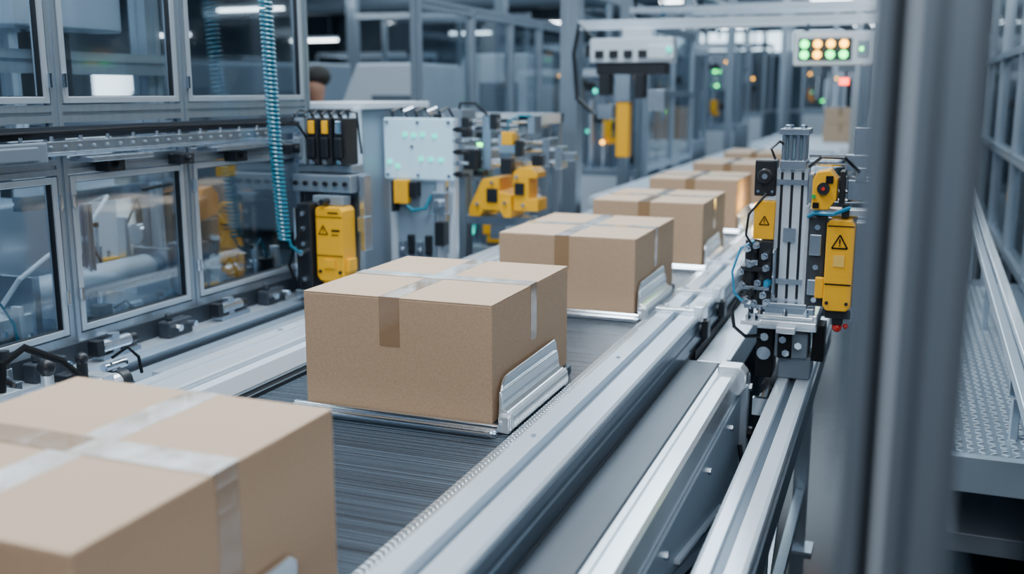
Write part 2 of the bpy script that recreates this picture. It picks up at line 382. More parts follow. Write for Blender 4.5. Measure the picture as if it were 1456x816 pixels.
# ------------------------------------------------------------------ linear slide (z .80)
ls = thing('linear_slide', 'heavy pale metal slide beam on legs with a black drive', 'machine frame', (-.27, 3.0, 0))
M().prof([(-.30, .70), (-.30, .795), (-.292, .80), (-.268, .80), (-.264, .788), (-.248, .788), (-.244, .80), (-.214, .80), (-.206, .795), (-.206, .70)], 'y', .9, 3.95).obj('slide_beam', RAIL, ls)
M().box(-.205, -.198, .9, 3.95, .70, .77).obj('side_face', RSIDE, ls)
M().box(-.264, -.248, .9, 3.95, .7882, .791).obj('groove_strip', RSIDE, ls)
for y in (1.2, 2.3, 3.6):
    m = M(); m.ext('z', (-.253, y), .012, .70, .05, .05); m.box(-.31, -.20, y-.05, y+.05, 0, .012)
    m.obj('leg', ALU, ls)
M().box(-.268, -.238, 1.225, 2.275, .20, .24).box(-.268, -.238, 2.325, 3.575, .20, .24).obj('lower_bar', ALU, ls)
M().obox((-.253, 2.33, .25), (-.253, 3.0, .69), .02, .03).obj('brace', ALU, ls)
M().box(-.345, -.315, 3.02, 3.9, .60, .74).obj('drive_housing', BLACK, ls, bevel=.003)
M().box(-.314, -.3005, 2.9, 3.9, .62, .70).obj('drive_mount', DGREY, ls)
M().cyl((-.33, 3.02, .765), (-.33, 3.8, .765), .018, n=14).obj('drive_cylinder', DARK, ls, smooth=True)
M().cyl((-.325, 2.85, .765), (-.325, 3.02, .765), .009, n=10).box(-.345, -.305, 2.83, 2.85, .74, .79).obj('cylinder_rod', CHROME, ls)
m = M()
for i in range(9): m.box(-.366, -.346, 3.04+i*.09, 3.10+i*.09, .62, .70)
m.box(-.358, -.346, 3.03, 3.80, .64, .68)
m.obj('cable_chain', DARK, ls, bevel=.003)

# ------------------------------------------------------------------ pick and place module
pm = thing('pick_and_place_module', 'silver and yellow actuator module with black motor and warning sticker', 'machine', (-.27, 3.05, .80))
M().box(-.30, -.205, 3.03, 3.17, .801, .87).box(-.31, -.215, 3.01, 3.18, .87, .945).obj('mount_block', GREY, pm, bevel=.004)
M().box(-.365, -.3155, 3.02, 3.14, .80, .97).box(-.205, -.17, 3.03, 3.12, .86, .97).box(-.30, -.26, 2.995, 3.02, .87, .96).obj('black_carriage', BLACK, pm, bevel=.003)
M().cyl((-.34, 3.0, .88), (-.34, 3.02, .88), .02).cyl((-.34, 3.0, .93), (-.34, 3.02, .93), .012).obj('chrome_port', CHROME, pm)
for x, z in ((-.24, .915), (-.285, .93), (-.275, .89)): M().cyl((x, 2.98, z), (x, 2.995 if x < -.25 else 3.01, z), .011, n=6).obj('bolt', CHROME, pm)
u = .027
m = M().box(-.39, -.19, 2.95, 3.20, .950+u, .966+u)
m.box(-.385, -.20, 2.96, 3.18, .968+u, .980+u).box(-.36, -.19, 2.97, 3.16, .935+u, .985+u).box(-.40, -.345, 2.91, 2.96, .955+u, .968+u).box(-.30, -.245, 2.92, 2.97, .935+u, .955+u)
m.obj('base_plate', GLOSSW, pm, bevel=.003)
for x, yy, zz in ((-.378, 2.965, .980), (-.35, 2.965, .980), (-.28, 2.965, .980), (-.22, 2.965, .980), (-.38, 2.93, .968), (-.36, 2.93, .968)):
    M().cyl((x, yy, zz+u), (x, yy, zz+.014+u), .009, n=6).cyl((x, yy, zz+.014+u), (x, yy, zz+.02+u), .005, n=8).obj('bolt', CHROME, pm)
M().box(-.34, -.20, 2.965, 3.02, 1.012, 1.032).box(-.33, -.22, 2.955, 2.99, 1.032, 1.045).obj('column_foot', STEEL, pm, bevel=.002)
m = M()
for i, x in enumerate((-.312, -.283, -.254)): m.ext('z', (x, 3.03), 1.012, 1.43, .029, .05)
m.box(-.325, -.24, 3.055, 3.10, 1.012, 1.44)
m.obj('column', RAIL, pm)
for x in (-.312, -.283, -.254): M().box(x-.004, x+.004, 3.0065, 3.0085, 1.05, 1.42).obj('slot_cover', DARK, pm)
M().box(-.3, -.265, 2.992, 3.004, 1.22, 1.26).box(-.325, -.240, 2.994, 3.004, 1.095, 1.11).box(-.325, -.24, 2.994, 3.004, 1.385, 1.40).obj('column_clamp', STEEL, pm)
M().box(-.235, -.222, 2.975, 3.05, 1.335, 1.42).box(-.325, -.315, 2.98, 3.0, 1.06, 1.20).obj('side_rail', STEEL, pm, bevel=.002)
m = M().box(-.318, -.245, 2.985, 3.09, 1.43, 1.455)
for x in (-.31, -.292, -.272, -.254): m.cyl((x, 3.0, 1.455), (x, 3.0, 1.53), .007, n=10)
m.box(-.315, -.248, 3.012, 3.08, 1.45, 1.54).box(-.322, -.24, 2.98, 3.09, 1.528, 1.545).cyl((-.30, 3.03, 1.545), (-.30, 3.03, 1.555), .012).cyl((-.26, 3.03, 1.545), (-.26, 3.03, 1.555), .009)
m.obj('top_cylinder', STEEL, pm, bevel=.002)
M().box(-.315, -.248, 3.005, 3.0115, 1.46, 1.525).obj('scale_window', mat('pale_blue_glass', (.25, .4, .5), .1), pm)
m = M().box(-.388, -.327, 2.99, 3.06, 1.35, 1.455).cyl((-.356, 2.99, 1.41), (-.356, 2.965, 1.41), .022)
m.obj('motor', DARK, pm, bevel=.005)
M().cyl((-.356, 2.965, 1.41), (-.356, 2.958, 1.41), .008).obj('motor_shaft', STEEL, pm)
for x in (-.376, -.336): M().cyl((x, 2.984, 1.365), (x, 2.9895, 1.365), .004).obj('screw', CHROME, pm)
M().prof([(-.385, 1.225), (-.385, 1.315), (-.368, 1.338), (-.325, 1.338), (-.326, 1.225)], 'y', 2.985, 3.05).obj('yellow_bracket', YEL, pm, bevel=.003)
M().prof([(-.22, 1.325), (-.22, 1.405), (-.210, 1.43), (-.175, 1.435), (-.155, 1.41), (-.155, 1.355), (-.175, 1.325)], 'y', 2.92, 3.02).obj('yellow_head', YEL, pm, bevel=.003)
M().box(-.217, -.20, 2.914, 2.9195, 1.33, 1.345).box(-.185, -.165, 2.914, 2.9195, 1.40, 1.42).obj('head_slot', BLACK, pm)
M().cyl((-.190, 2.92, 1.385), (-.190, 2.905, 1.385), .017).obj('lens_ring', DARK, pm, smooth=True)
M().cyl((-.190, 2.905, 1.385), (-.190, 2.900, 1.385), .005).obj('lens', RED, pm, smooth=True)
M().cyl((-.215, 2.912, 1.362), (-.215, 2.92, 1.362), .006).obj('green_button', mat('green_plastic', (.02, .4, .08), .4), pm)
for z, xa in ((1.30, -.22), (1.345, -.165), (1.37, -.155), (1.41, -.155), (1.445, -.24), (1.465, -.24)): M().cyl((xa, 3.01, z), (-.02, 3.01, z), .0065, n=8).obj('cross_rod', CHROME, pm, smooth=True)
M().box(-.13, -.06, 2.98, 3.04, 1.35, 1.405).box(-.14, -.05, 2.985, 3.03, 1.43, 1.475).box(-.12, -.07, 2.99, 3.03, 1.475, 1.55).box(-.11, -.08, 2.975, 3.03, 1.40, 1.44).obj('arm_block', STEEL, pm, bevel=.002)
M().box(-.150, -.135, 2.96, 3.03, 1.34, 1.43).box(-.14, -.12, 2.955, 2.98, 1.30, 1.34).obj('arm_clamp', DARK, pm, bevel=.002)
M().box(-.24, -.05, 2.985, 3.04, 1.303, 1.322).box(-.238, -.228, 2.98, 3.05, 1.02, 1.33).obj('arm_plate', GLOSSW, pm, bevel=.002)
M().box(-.227, -.18, 2.97, 3.05, 1.04, 1.30).obj('slide_block', DGREY, pm, bevel=.003)
M().box(-.222, -.19, 2.955, 2.97, 1.075, 1.12).box(-.222, -.19, 2.955, 2.97, 1.19, 1.25).obj('slide_plate', STEEL, pm, bevel=.002)
for z in (1.27, 1.155, 1.06): M().cyl((-.203, 2.962, z), (-.203, 2.97, z), .008, n=8).obj('bolt', CHROME, pm)
M().prof([(-.176, 1.05), (-.176, 1.285), (-.166, 1.297), (-.112, 1.297), (-.100, 1.28), (-.100, 1.05), (-.112, 1.037), (-.166, 1.037)], 'y', 2.935, 3.0).obj('yellow_cover', YEL, pm, bevel=.003)
M().box(-.200, -.1765, 2.94, 2.96, 1.07, 1.13).obj('yellow_hinge', YEL, pm, bevel=.003)
M().box(-.174, -.102, 2.933, 2.9348, 1.112, 1.116).box(-.174, -.102, 2.933, 2.9348, 1.278, 1.281).obj('cover_seam', BLACK, pm)
M().cyl((-.165, 2.93, 1.06), (-.165, 2.935, 1.06), .005).cyl((-.112, 2.93, 1.06), (-.112, 2.935, 1.06), .005).obj('screw', DARK, pm)
M().box(-.10, -.07, 2.96, 3.02, 1.0, 1.29).obj('back_plate', STEEL, pm, bevel=.002)
def tri(cx, cz, s, y, parent):
    m = M()
    A = [(cx-s, cz-s*.85), (cx+s, cz-s*.85), (cx, cz+s*.95)]
    for i in range(3):
        a, b = A[i], A[(i+1) % 3]; m.obox((a[0], y, a[1]), (b[0], y, b[1]), s*.2, .0015, up=(0, 1, 0))
    m.box(cx-s*.09, cx+s*.09, y-.0008, y+.0008, cz-s*.25, cz+s*.4)
    m.box(cx-s*.09, cx+s*.09, y-.0008, y+.0008, cz-s*.55, cz-s*.38)
    return m.obj('warning_symbol', BLACK, parent)
tri(-.139, 1.235, .021, 2.9335, pm)
tri(-.354, 1.28, .014, 2.984, pm)
M().box(-.154, -.124, 2.932, 2.935, 1.165, 1.197).obj('label_sticker', mat('amber_label', (.8, .5, .1), .5), pm)
m = M()
for (x, z, r, h) in [(-.385, 1.185, .022, .07), (-.352, 1.13, .022, .08), (-.392, 1.10, .022, .06), (-.365, 1.065, .024, .05)]:
    m.cyl((x, 3.0, z-h/2), (x, 3.0, z+h/2), r)
m.box(-.415, -.33, 2.97, 3.03, 1.13, 1.145).box(-.365, -.327, 2.98, 3.05, 1.012, 1.22)
m.obj('black_valve', DARK, pm, bevel=.002)
M().box(-.41, -.33, 2.975, 3.03, 1.075, 1.086).box(-.40, -.335, 2.97, 3.02, 1.02, 1.032).box(-.40, -.365, 2.965, 3.0, 1.15, 1.165).obj('valve_plate', STEEL, pm, bevel=.001)
for (x, z, q) in [(-.395, 1.045, CHROME), (-.370, 1.04, STEEL), (-.345, 1.065, CHROME), (-.405, 1.09, STEEL), (-.345, 1.18, CHROME), (-.37, 1.21, STEEL), (-.335, 1.045, CHROME), (-.335, 1.10, BLUE), (-.412, 1.13, CHROME), (-.385, 1.155, STEEL), (-.362, 1.10, CHROME), (-.395, 1.20, CHROME), (-.34, 1.145, STEEL), (-.38, 1.07, DARK)]:
    M().cyl((x, 2.985, z), (x, 2.955, z), .011, n=6).cyl((x, 2.955, z), (x, 2.930, z), .007, n=8).obj('fitting', q, pm)
M().tube([(-.38, 2.98, 1.22), (-.415, 2.96, 1.20), (-.435, 2.95, 1.13), (-.425, 2.94, 1.07), (-.395, 2.94, 1.04)], .004, 6).obj('air_line', BLUE, pm, smooth=True)
M().tube([(-.35, 2.97, 1.36), (-.395, 2.95, 1.30), (-.40, 2.95, 1.24), (-.37, 2.96, 1.19)], .004, 6).obj('air_line', DARK, pm, smooth=True)
M().tube([(-.12, 2.95, 1.33), (-.16, 2.91, 1.315), (-.21, 2.93, 1.315), (-.23, 2.97, 1.30)], .006, 6).obj('air_line', BLUE, pm, smooth=True)
M().tube([(-.35, 3.01, .93), (-.39, 2.95, .94), (-.42, 2.93, .97), (-.43, 2.94, 1.02), (-.41, 2.96, 1.06)], .006, 6).obj('air_line', DARK, pm, smooth=True)
M().tube([(-.10, 2.96, 1.43), (-.14, 2.93, 1.47), (-.2, 2.94, 1.47), (-.235, 2.97, 1.44)], .005, 6).obj('air_line', DARK, pm, smooth=True)
M().tube([(-.33, 2.97, 1.46), (-.34, 2.95, 1.49), (-.32, 2.97, 1.51), (-.31, 3.0, 1.50)], .004, 6).obj('air_line', DARK, pm, smooth=True)
M().box(-.17, -.10, 2.96, 3.02, 1.01, 1.036).box(-.15, -.12, 2.97, 3.01, .99, 1.01).obj('lower_clamp', DARK, pm, bevel=.002)
M().sph((-.135, 2.985, .980), .014).sph((-.112, 2.985, .985), .008).obj('red_knob', RED, pm, smooth=True)

# ------------------------------------------------------------------ near safety post
sp = thing('safety_post', 'tall blue-grey aluminium guarding post with vertical slots', 'post', (.02, .80, 0))
PG = mat('post_grey', (.165, .21, .26), .36, .45)
P = [(-.024, .77), (-.010, .77), (-.010, .79), (-.001, .79), (-.001, .77), (.018, .77), (.018, .785), (.025, .785), (.025, .77), (.045, .77), (.056, .782), (.056, .83), (-.024, .83)]
M().prof(P, 'z', .015, 2.9).obj('slotted_profile', PG, sp)
M().box(-.0095, -.0015, .786, .7895, .02, 2.9).obj('slot_insert', BLACK, sp)
M().box(.0015, .006, .7685, .7698, .02, 2.9).obj('edge_strip', RAIL, sp)
M().box(-.07, .10, .72, .88, 0, .015).obj('foot_plate', ALUD, sp)

# ------------------------------------------------------------------ walkway on right
wk = thing('walkway', 'raised diamond-plate walkway with grey edge frame and posts', 'walkway', (.32, 3.4, 0))
M().box(.13, .46, 2.80, 5.6, .67, .70).obj('plate_deck', mat('deck_steel', (.30, .37, .44), .3, .8), wk)
m = M(); y = 2.84; k = 0
while y < 5.4:
    for i in range(11):
        x = .15+i*.028
        a = math.radians(45 if (i+k) % 2 else -45); dx, dy = math.cos(a)*.010, math.sin(a)*.010
        m.obox((x-dx, y-dy, .701), (x+dx, y+dy, .701), .005, .003)
    y += .028; k += 1
m.obj('diamond_tread', GLOSSW, wk, stuff=True)
M().box(.11, .135, 2.79, 5.6, .62, .705).box(.11, .95, 2.77, 2.80, .61, .71).box(.46, .95, 2.80, 5.6, .66, .69).obj('edge_frame', MGREY, wk, bevel=.003)
for x, y in ((.15, 2.84), (.42, 2.84), (.15, 5.5), (.42, 5.5), (.9, 2.84), (.15, 4.1)): M().ext('z', (x, y), 0, .66, .05, .05).obj('leg', DGREY, wk)
M().box(.175, .395, 2.825, 2.855, .28, .33).box(.445, .875, 2.825, 2.855, .28, .33).obj('lower_bar', DGREY, wk)
M().box(.16, .9, 3.0, 5.4, .34, .40).obj('lower_shelf', GREY, wk, bevel=.004)
M().obox((.355, 6.4, 1.10), (.340, 2.55, .865), .030, .035).obj('hand_rail', SASH, wk, bevel=.004)
M().obox((.395, 6.4, 1.10), (.385, 2.55, .865), .034, .02).obj('hand_rail', GLOSSW, wk, bevel=.004)
for a in ((.33, .40, 3.0, 3.03, .82, .875), (.34, .36, 2.98, 3.04, .70, .82), (.34, .40, 4.4, 4.43, .90, .965), (.36, .38, 4.4, 4.43, .70, .90), (.34, .40, 5.5, 5.53, .97, 1.03), (.36, .38, 5.5, 5.53, .70, .97)): M().box(*a).obj('rail_bracket', ALU, wk, bevel=.003)
M().box(.41, .45, 3.1, 3.3, .70, .80).obj('junction_box', DARK, wk, bevel=.004)

# ------------------------------------------------------------------ generic framed glass wall
def frame_wall(t, x, ys, zr, pw=.042, axis='y', ztop=None, sash=True, post_to=0, mt=None):
    mt = mt or ALU
    for y in ys:
        m = M(); c = (x, y) if axis == 'y' else (y, x)
        m.ext('z', c, post_to, ztop or zr[-1][1], pw, pw); m.obj('post', mt, t)
    for (z0, z1) in zr:
        for a, b in zip(ys, ys[1:]):
            m = M()
            if axis == 'y': m.ext('y', (x, (z0+z1)/2), a+pw/2, b-pw/2, pw, z1-z0)
            else: m.ext('x', (x, (z0+z1)/2), a+pw/2, b-pw/2, pw, z1-z0)
            m.obj('rail', mt, t)
    for (za, zb) in zip(zr, zr[1:]):
        for a, b in zip(ys, ys[1:]):
            y0, y1, z0, z1 = a+pw/2, b-pw/2, za[1], zb[0]
            if z1-z0 < .12: continue
            def bx(m, u0, u1, v0, v1, d0, d1):
                return m.box(x+d0, x+d1, u0, u1, v0, v1) if axis == 'y' else m.box(u0, u1, x+d0, x+d1, v0, v1)
            if sash:
                s = .024; m = M(); g = .005
                bx(m, y0+g, y0+s, z0+g, z1-g, -.01, .024); bx(m, y1-s, y1-g, z0+g, z1-g, -.01, .024)
                bx(m, y0+s, y1-s, z0+g, z0+s, -.01, .024); bx(m, y0+s, y1-s, z1-s, z1-g, -.01, .024)
                o = m.obj('window_sash', SASH, t, bevel=.002)
                m = M(); q = .0025
                bx(m, y0+s, y0+s+q, z0+s, z1-s, .0, .018); bx(m, y1-s-q, y1-s, z0+s, z1-s, .0, .018)
                bx(m, y0+s, y1-s, z0+s, z0+s+q, .0, .018); bx(m, y0+s, y1-s, z1-s-q, z1-s, .0, .018)
                m.obj('rubber_seal', DARK, o)
            else: s = 0; o = t
            m = M(); bx(m, y0+s, y1-s, z0+s, z1-s, .004, .009); m.obj('glass_pane', GLASS, o if sash else t)

en = thing('machine_enclosure', 'aluminium framed machine enclosure with glass doors and linear rail', 'enclosure', (-2.9, 2.4, 0))
EY = [.75, 1.5, 2.29, 2.85, 3.62]
frame_wall(en, -2.3, EY, [(.845, .93), (1.41, 1.455), (1.56, 1.61), (2.42, 2.48)])
frame_wall(en, -3.7, [.75, 2.29, 3.62], [(.84, .93), (1.5, 1.55), (2.42, 2.48)], sash=False)
for y in EY[::2]: M().ext('x', (y, 2.45), -3.68, -2.32, .042, .05).obj('cross_beam', ALU, en)
M().ext('x', (3.62, 1.5), -3.68, -2.32, .042, .042).obj('cross_beam', ALU, en)
m = M().box(-2.275, -2.20, .75, 3.66, .80, .845).prof([(-2.24, .15), (-2.24, .80), (-2.205, .80), (-2.175, .83), (-2.172, .83), (-2.20, .78), (-2.20, .15)], 'y', .75, 3.66)
m.obj('base_panel', SASH, en, bevel=.003)
M().box(-2.2785, -2.27, .75, 3.6, .8455, .905).obj('recess_shade_strip', DGREY, en)  # flat dark strip over the lower rail, painted shade of a recess
M().box(-2.2785, -2.262, .75, 3.6, 1.53, 1.550).box(-2.2785, -2.268, .75, 3.6, 1.515, 1.53).obj('dark_channel', DGREY, en)
m = M().box(-2.2785, -2.235, 1.62, 3.32, 1.468, 1.510).box(-2.245, -2.230, 1.64, 3.30, 1.472, 1.480)
m.obj('linear_rail', STEEL, en, bevel=.003)
y = 1.66; k = 0
while y < 3.30:
    M().sph((-2.234, y, 1.493), .006, n=8).obj('rail_bolt', GREY, en)
    if k % 2 == 0: M().cyl((-2.25, y+.02, 1.510), (-2.25, y+.02, 1.524), .006, n=6).obj('rail_bolt', STEEL, en)
    y += .055; k += 1
m = M().box(-2.2785, -2.215, .9, 2.18, 1.452, 1.51).box(-2.215, -2.205, 1.2, 2.14, 1.46, 1.50)
m.obj('rail_end_block', GREY, en, bevel=.006)
for a, b in ((2.32, 2.58), (2.9, 3.3)): M().box(-2.2785, -2.19, a, b, 1.447, 1.462).obj('rail_support', STEEL, en, bevel=.002)
for y, z in ((2.42, 1.44), (2.75, 1.44), (3.05, 1.43), (3.4, 1.44)):
    M().box(-2.2785, -2.225, y, y+.07, z-.03, z+.006).cyl((-2.225, y+.03, z-.01), (-2.205, y+.03, z-.01), .01).obj('latch', DARK, en, bevel=.003)
for y in (2.265, 2.32, 2.87):
    for z in (1.05, 1.33, 1.68): M().cyl((-2.272, y, z-.02), (-2.272, y, z+.02), .007, n=8).obj('hinge', CHROME, en)
M().tube([(-2.255, 1.0, 1.54), (-2.25, 1.8, 1.532), (-2.25, 2.6, 1.538), (-2.25, 3.3, 1.53), (-2.22, 3.45, 1.52), (-2.2, 3.5, 1.45)], .005, 8).obj('cable', BLACK, en, smooth=True)

# machinery inside the enclosure
im = thing('transfer_machine', 'grey machine bench with white roller, orange gripper and cylinders behind glass', 'machine', (-2.9, 2.6, 0))
M().box(-3.5, -2.45, 1.0, 3.55, .70, .86).obj('bench_top', MGREY, im, bevel=.008)
for x in (-3.4, -2.55):
    for y in (1.1, 3.45): M().box(x-.04, x+.04, y-.04, y+.04, 0, .70).obj('bench_leg', DGREY, im)
M().cyl((-2.62, 2.45, 1.0), (-2.62, 3.0, 1.0), .05, n=24).cyl((-2.62, 2.42, 1.0), (-2.62, 3.03, 1.0), .03, n=16).obj('white_roller', WHITE, im, smooth=True)
for a in ((-2.70, -2.54, 2.39, 2.42, .86, 1.07), (-2.70, -2.54, 3.03, 3.06, .86, 1.07), (-2.78, -2.56, 2.5, 2.95, .86, .91)): M().box(*a).obj('roller_bracket', STEEL, im, bevel=.004)
M().box(-2.6, -2.48, 3.1, 3.2, .86, 1.08).cyl((-2.53, 3.2, .98), (-2.53, 3.45, .98), .03).obj('steel_clamp', STEEL, im, bevel=.004)
M().box(-2.62, -2.48, 3.28, 3.44, .86, .93).box(-2.6, -2.5, 2.2, 2.34, .86, .97).obj('steel_block', GLOSSW, im, bevel=.004)
M().prof([(3.42, 1.12), (3.40, 1.20), (3.44, 1.25), (3.50, 1.26), (3.54, 1.22), (3.53, 1.14)], 'x', -2.74, -2.68).obj('orange_gripper', ORG, im, bevel=.004)
M().box(-2.76, -2.68, 3.36, 3.54, 1.02, 1.12).obj('black_gripper_base', DARK, im, bevel=.005)
M().box(-2.66, -2.60, 3.50, 3.56, 1.30, 1.42).obj('yellow_sensor', YEL, im, bevel=.004)
for (x, y, z1, s, mt_) in ((-2.85, 3.35, 2.2, .08, ALU), (-2.72, 3.2, 1.30, .035, RAIL), (-2.9, 2.3, 2.2, .06, ALU), (-3.1, 2.75, 2.3, .06, RAIL), (-2.75, 1.85, 2.3, .05, RAIL), (-2.6, 2.7, 1.27, .03, STEEL), (-3.3, 3.1, 2.3, .06, ALU)):
    M().ext('z', (x, y), .86, z1, s, s).obj('upright', mt_, im)
M().ext('y', (-2.82, 1.75), 1.2, 3.5, .06, .08).obj('upper_beam', ALU, im)
M().ext('y', (-2.80, 1.27), 2.6, 3.5, .04, .05).obj('lower_beam', STEEL, im)
M().ext('y', (-3.25, 1.95), 1.2, 3.5, .05, .05).obj('upper_beam', RAIL, im)
M().box(-3.2, -2.95, 2.5, 2.9, .86, 1.25).obj('motor_housing', MGREY, im, bevel=.01)
M().box(-3.3, -3.05, 1.5, 2.1, .86, 1.35).obj('motor_housing', GREY, im, bevel=.01)
M().cyl((-2.62, 2.05, .86), (-2.62, 2.05, 1.22), .035, n=16).obj('steel_cylinder', STEEL, im, smooth=True)
M().box(-2.7, -2.55, 1.7, 2.0, .86, .93).obj('valve_box', DGREY, im, bevel=.005)
M().box(-3.25, -3.1, 3.0, 3.4, .86, 1.5).obj('motor_housing', WHITE, im, bevel=.01)
M().box(-2.86, -2.74, 2.6, 3.1, 1.86, 2.0).obj('drive_box', MGREY, im, bevel=.01)
M().box(-2.86, -2.76, 2.72, 2.86, 1.62, 1.85).cyl((-2.81, 2.79, 1.50), (-2.81, 2.79, 1.62), .02).obj('spindle', DARK, im, bevel=.005)
M().box(-2.9, -2.78, 1.9, 2.2, 1.80, 1.95).obj('drive_box', WHITE, im, bevel=.01)
M().box(-2.9, -2.78, 2.0, 2.1, 1.55, 1.79).obj('spindle', STEEL, im, bevel=.005)
M().tube([(-2.6, 2.3, .97), (-2.55, 2.35, 1.07), (-2.58, 2.5, 1.12), (-2.66, 2.75, 1.16), (-2.78, 3.0, 1.26)], .008, 8).obj('cable', WHITE, im, smooth=True)
M().tube([(-2.5, 1.6, .86), (-2.5, 1.7, 1.0), (-2.52, 1.9, 1.1), (-2.6, 2.05, 1.22)], .008, 8).obj('cable', DARK, im, smooth=True)
M().tube([(-2.56, 3.3, .93), (-2.52, 3.32, 1.05), (-2.55, 3.4, 1.12), (-2.66, 3.5, 1.14)], .008, 8).obj('cable', DARK, im, smooth=True)
M().tube([(-2.7, 3.5, 1.42), (-2.66, 3.45, 1.5), (-2.6, 3.3, 1.45), (-2.62, 3.2, 1.3), (-2.7, 3.1, 1.28)], .008, 8).obj('cable', DARK, im, smooth=True)
CL = 'brackets and small cylinders on a plate behind the glass'
clutter(-2.44, -2.345, 1.55, 2.25, .862, .16, 9, 21, CL)
clutter(-2.44, -2.345, 2.34, 2.82, .862, .13, 7, 22, CL)
clutter(-2.44, -2.345, 2.90, 3.54, .862, .18, 9, 23, CL, yel=1)
clutter(-2.99, -2.90, 2.95, 3.5, .862, .32, 6, 24, 'taller cylinders and blocks on the machine bench', yel=1)
clutter(-3.0, -2.86, 1.5, 2.1, .862, .35, 7, 25, 'taller cylinders and blocks on the machine bench')

# fittings along the enclosure ledge
def fitting_set(y, kind, lab):
    t = thing('pneumatic_fitting', lab, 'fitting', (-2.2, y, .845), 'pneumatic fittings along the enclosure base')
    if kind == 0:
        m = M().box(-2.258, -2.205, y-.08, y+.08, .8455, .862)
        m.cyl((-2.23, y-.07, .885), (-2.23, y+.05, .885), .020).box(-2.245, -2.215, y-.03, y+.0, .86, .92)
        m.obj('fitting_body', STEEL, t, bevel=.002)
        M().cyl((-2.23, y+.051, .885), (-2.23, y+.08, .885), .016).box(-2.25, -2.21, y-.10, y-.071, .8625, .91).obj('black_cap', DARK, t, bevel=.002)
    elif kind == 1:
        m = M().box(-2.258, -2.205, y-.05, y+.05, .8455, .87).cyl((-2.23, y+.02, .87), (-2.23, y+.02, .91), .018, n=6).cyl((-2.23, y-.02, .89), (-2.18, y-.02, .89), .014).box(-2.24, -2.22, y-.03, y-.01, .87, .91)
        m.obj('fitting_body', STEEL, t, bevel=.002)
        M().cyl((-2.23, y+.02, .91), (-2.23, y+.02, .96), .014).obj('black_cap', DARK, t)
        M().tube([(-2.18, y-.02, .89), (-2.15, y-.03, .885), (-2.13, y-.06, .86), (-2.135, y-.10, .825), (-2.16, y-.16, .83), (-2.19, y-.19, .852)], .008, 6).obj('hose', BLACK, t, smooth=True)
    else:
        m = M().box(-2.258, -2.21, y-.06, y+.06, .8455, .90).cyl((-2.235, y-.03, .90), (-2.235, y-.03, .925), .012)
        m.obj('dark_block', DGREY, t, bevel=.005)
        M().cyl((-2.21, y-.03, .88), (-2.185, y-.03, .88), .012, n=6).obj('nut', CHROME, t)
        M().cyl((-2.21, y+.04, .88), (-2.18, y+.04, .88), .010, n=10).obj('nut', CHROME, t)
L3 = ['steel pneumatic cylinder with black caps on the ledge', 'steel pneumatic fitting with black cap and drooping hose', 'dark valve block with chrome nuts on the ledge']
for k, y in ((2, 1.56), (0, 1.74), (1, 1.96), (2, 2.12), (0, 2.40), (2, 2.68), (0, 2.98), (2, 3.24)): fitting_set(y, k, L3[k])
clutter(-2.155, -2.06, 1.50, 2.28, .801, .09, 10, 31, 'low row of black and chrome fittings beside the enclosure')

t = thing('cylinder_unit', 'chrome pneumatic cylinder clamps with black knobs beside the enclosure', 'machine part', (-1.98, 1.95, .80))
m = M().box(-2.04, -1.93, 1.70, 2.15, .801, .825).cyl((-1.98, 1.8, .86), (-1.98, 2.12, .86), .028)
m.box(-2.02, -1.95, 1.84, 1.88, .825, .90).box(-2.02, -1.95, 2.04, 2.08, .825, .90).cyl((-2.02, 1.92, .825), (-2.02, 1.92, .93), .016).box(-2.03, -1.98, 1.72, 1.80, .825, .93)
m.obj('cylinder', GLOSSW, t, bevel=.002)
M().sph((-2.02, 1.92, .95), .024).obj('black_knob', DARK, t, smooth=True)
M().cyl((-1.97, 1.99, .88), (-1.97, 1.99, .95), .014).sph((-1.97, 1.99, .96), .018).obj('black_knob', DARK, t, smooth=True)
M().cyl((-1.98, 2.12, .86), (-1.98, 2.15, .86), .032).obj('black_cap', DARK, t, smooth=True)
M().tube([(-2.0, 1.76, .93), (-2.0, 1.77, 1.0), (-1.98, 1.82, 1.03), (-1.95, 1.9, .98), (-1.945, 1.98, .9), (-1.95, 2.05, .83)], .010, 8).obj('hose', BLACK, t, smooth=True)

# ------------------------------------------------------------------ coiled hose
h = thing('coiled_air_hose', 'teal coiled air hose hanging from the overhead beam', 'hose', (-2.17, 3.2, 2.42))
pts = []; turns = 84; z0, z1 = 2.42, 1.09
for i in range(turns*10+1):
    u = i/(turns*10); a = 2*math.pi*turns*u
    cx = -2.18+.006*math.sin(u*5); cy = 3.19+.085*u**2; rr = .021
    pts.append((cx+rr*math.cos(a), cy+rr*math.sin(a), z0+(z1-z0)*u))
pts2 = pts+[(-2.17, 3.29, 1.065), (-2.16, 3.31, 1.045), (-2.16, 3.34, 1.03)]
M().tube(pts2, .0058, 6).obj('spiral_tube', TEAL, h, smooth=True)
M().cyl((-2.16, 3.34, 1.03), (-2.165, 3.379, 1.03), .012, n=12).obj('hose_connector', CHROME, h, smooth=True)
M().ext('x', (3.2, 2.45), -2.278, -2.12, .04, .04).obj('hanger_arm', ALU, h)

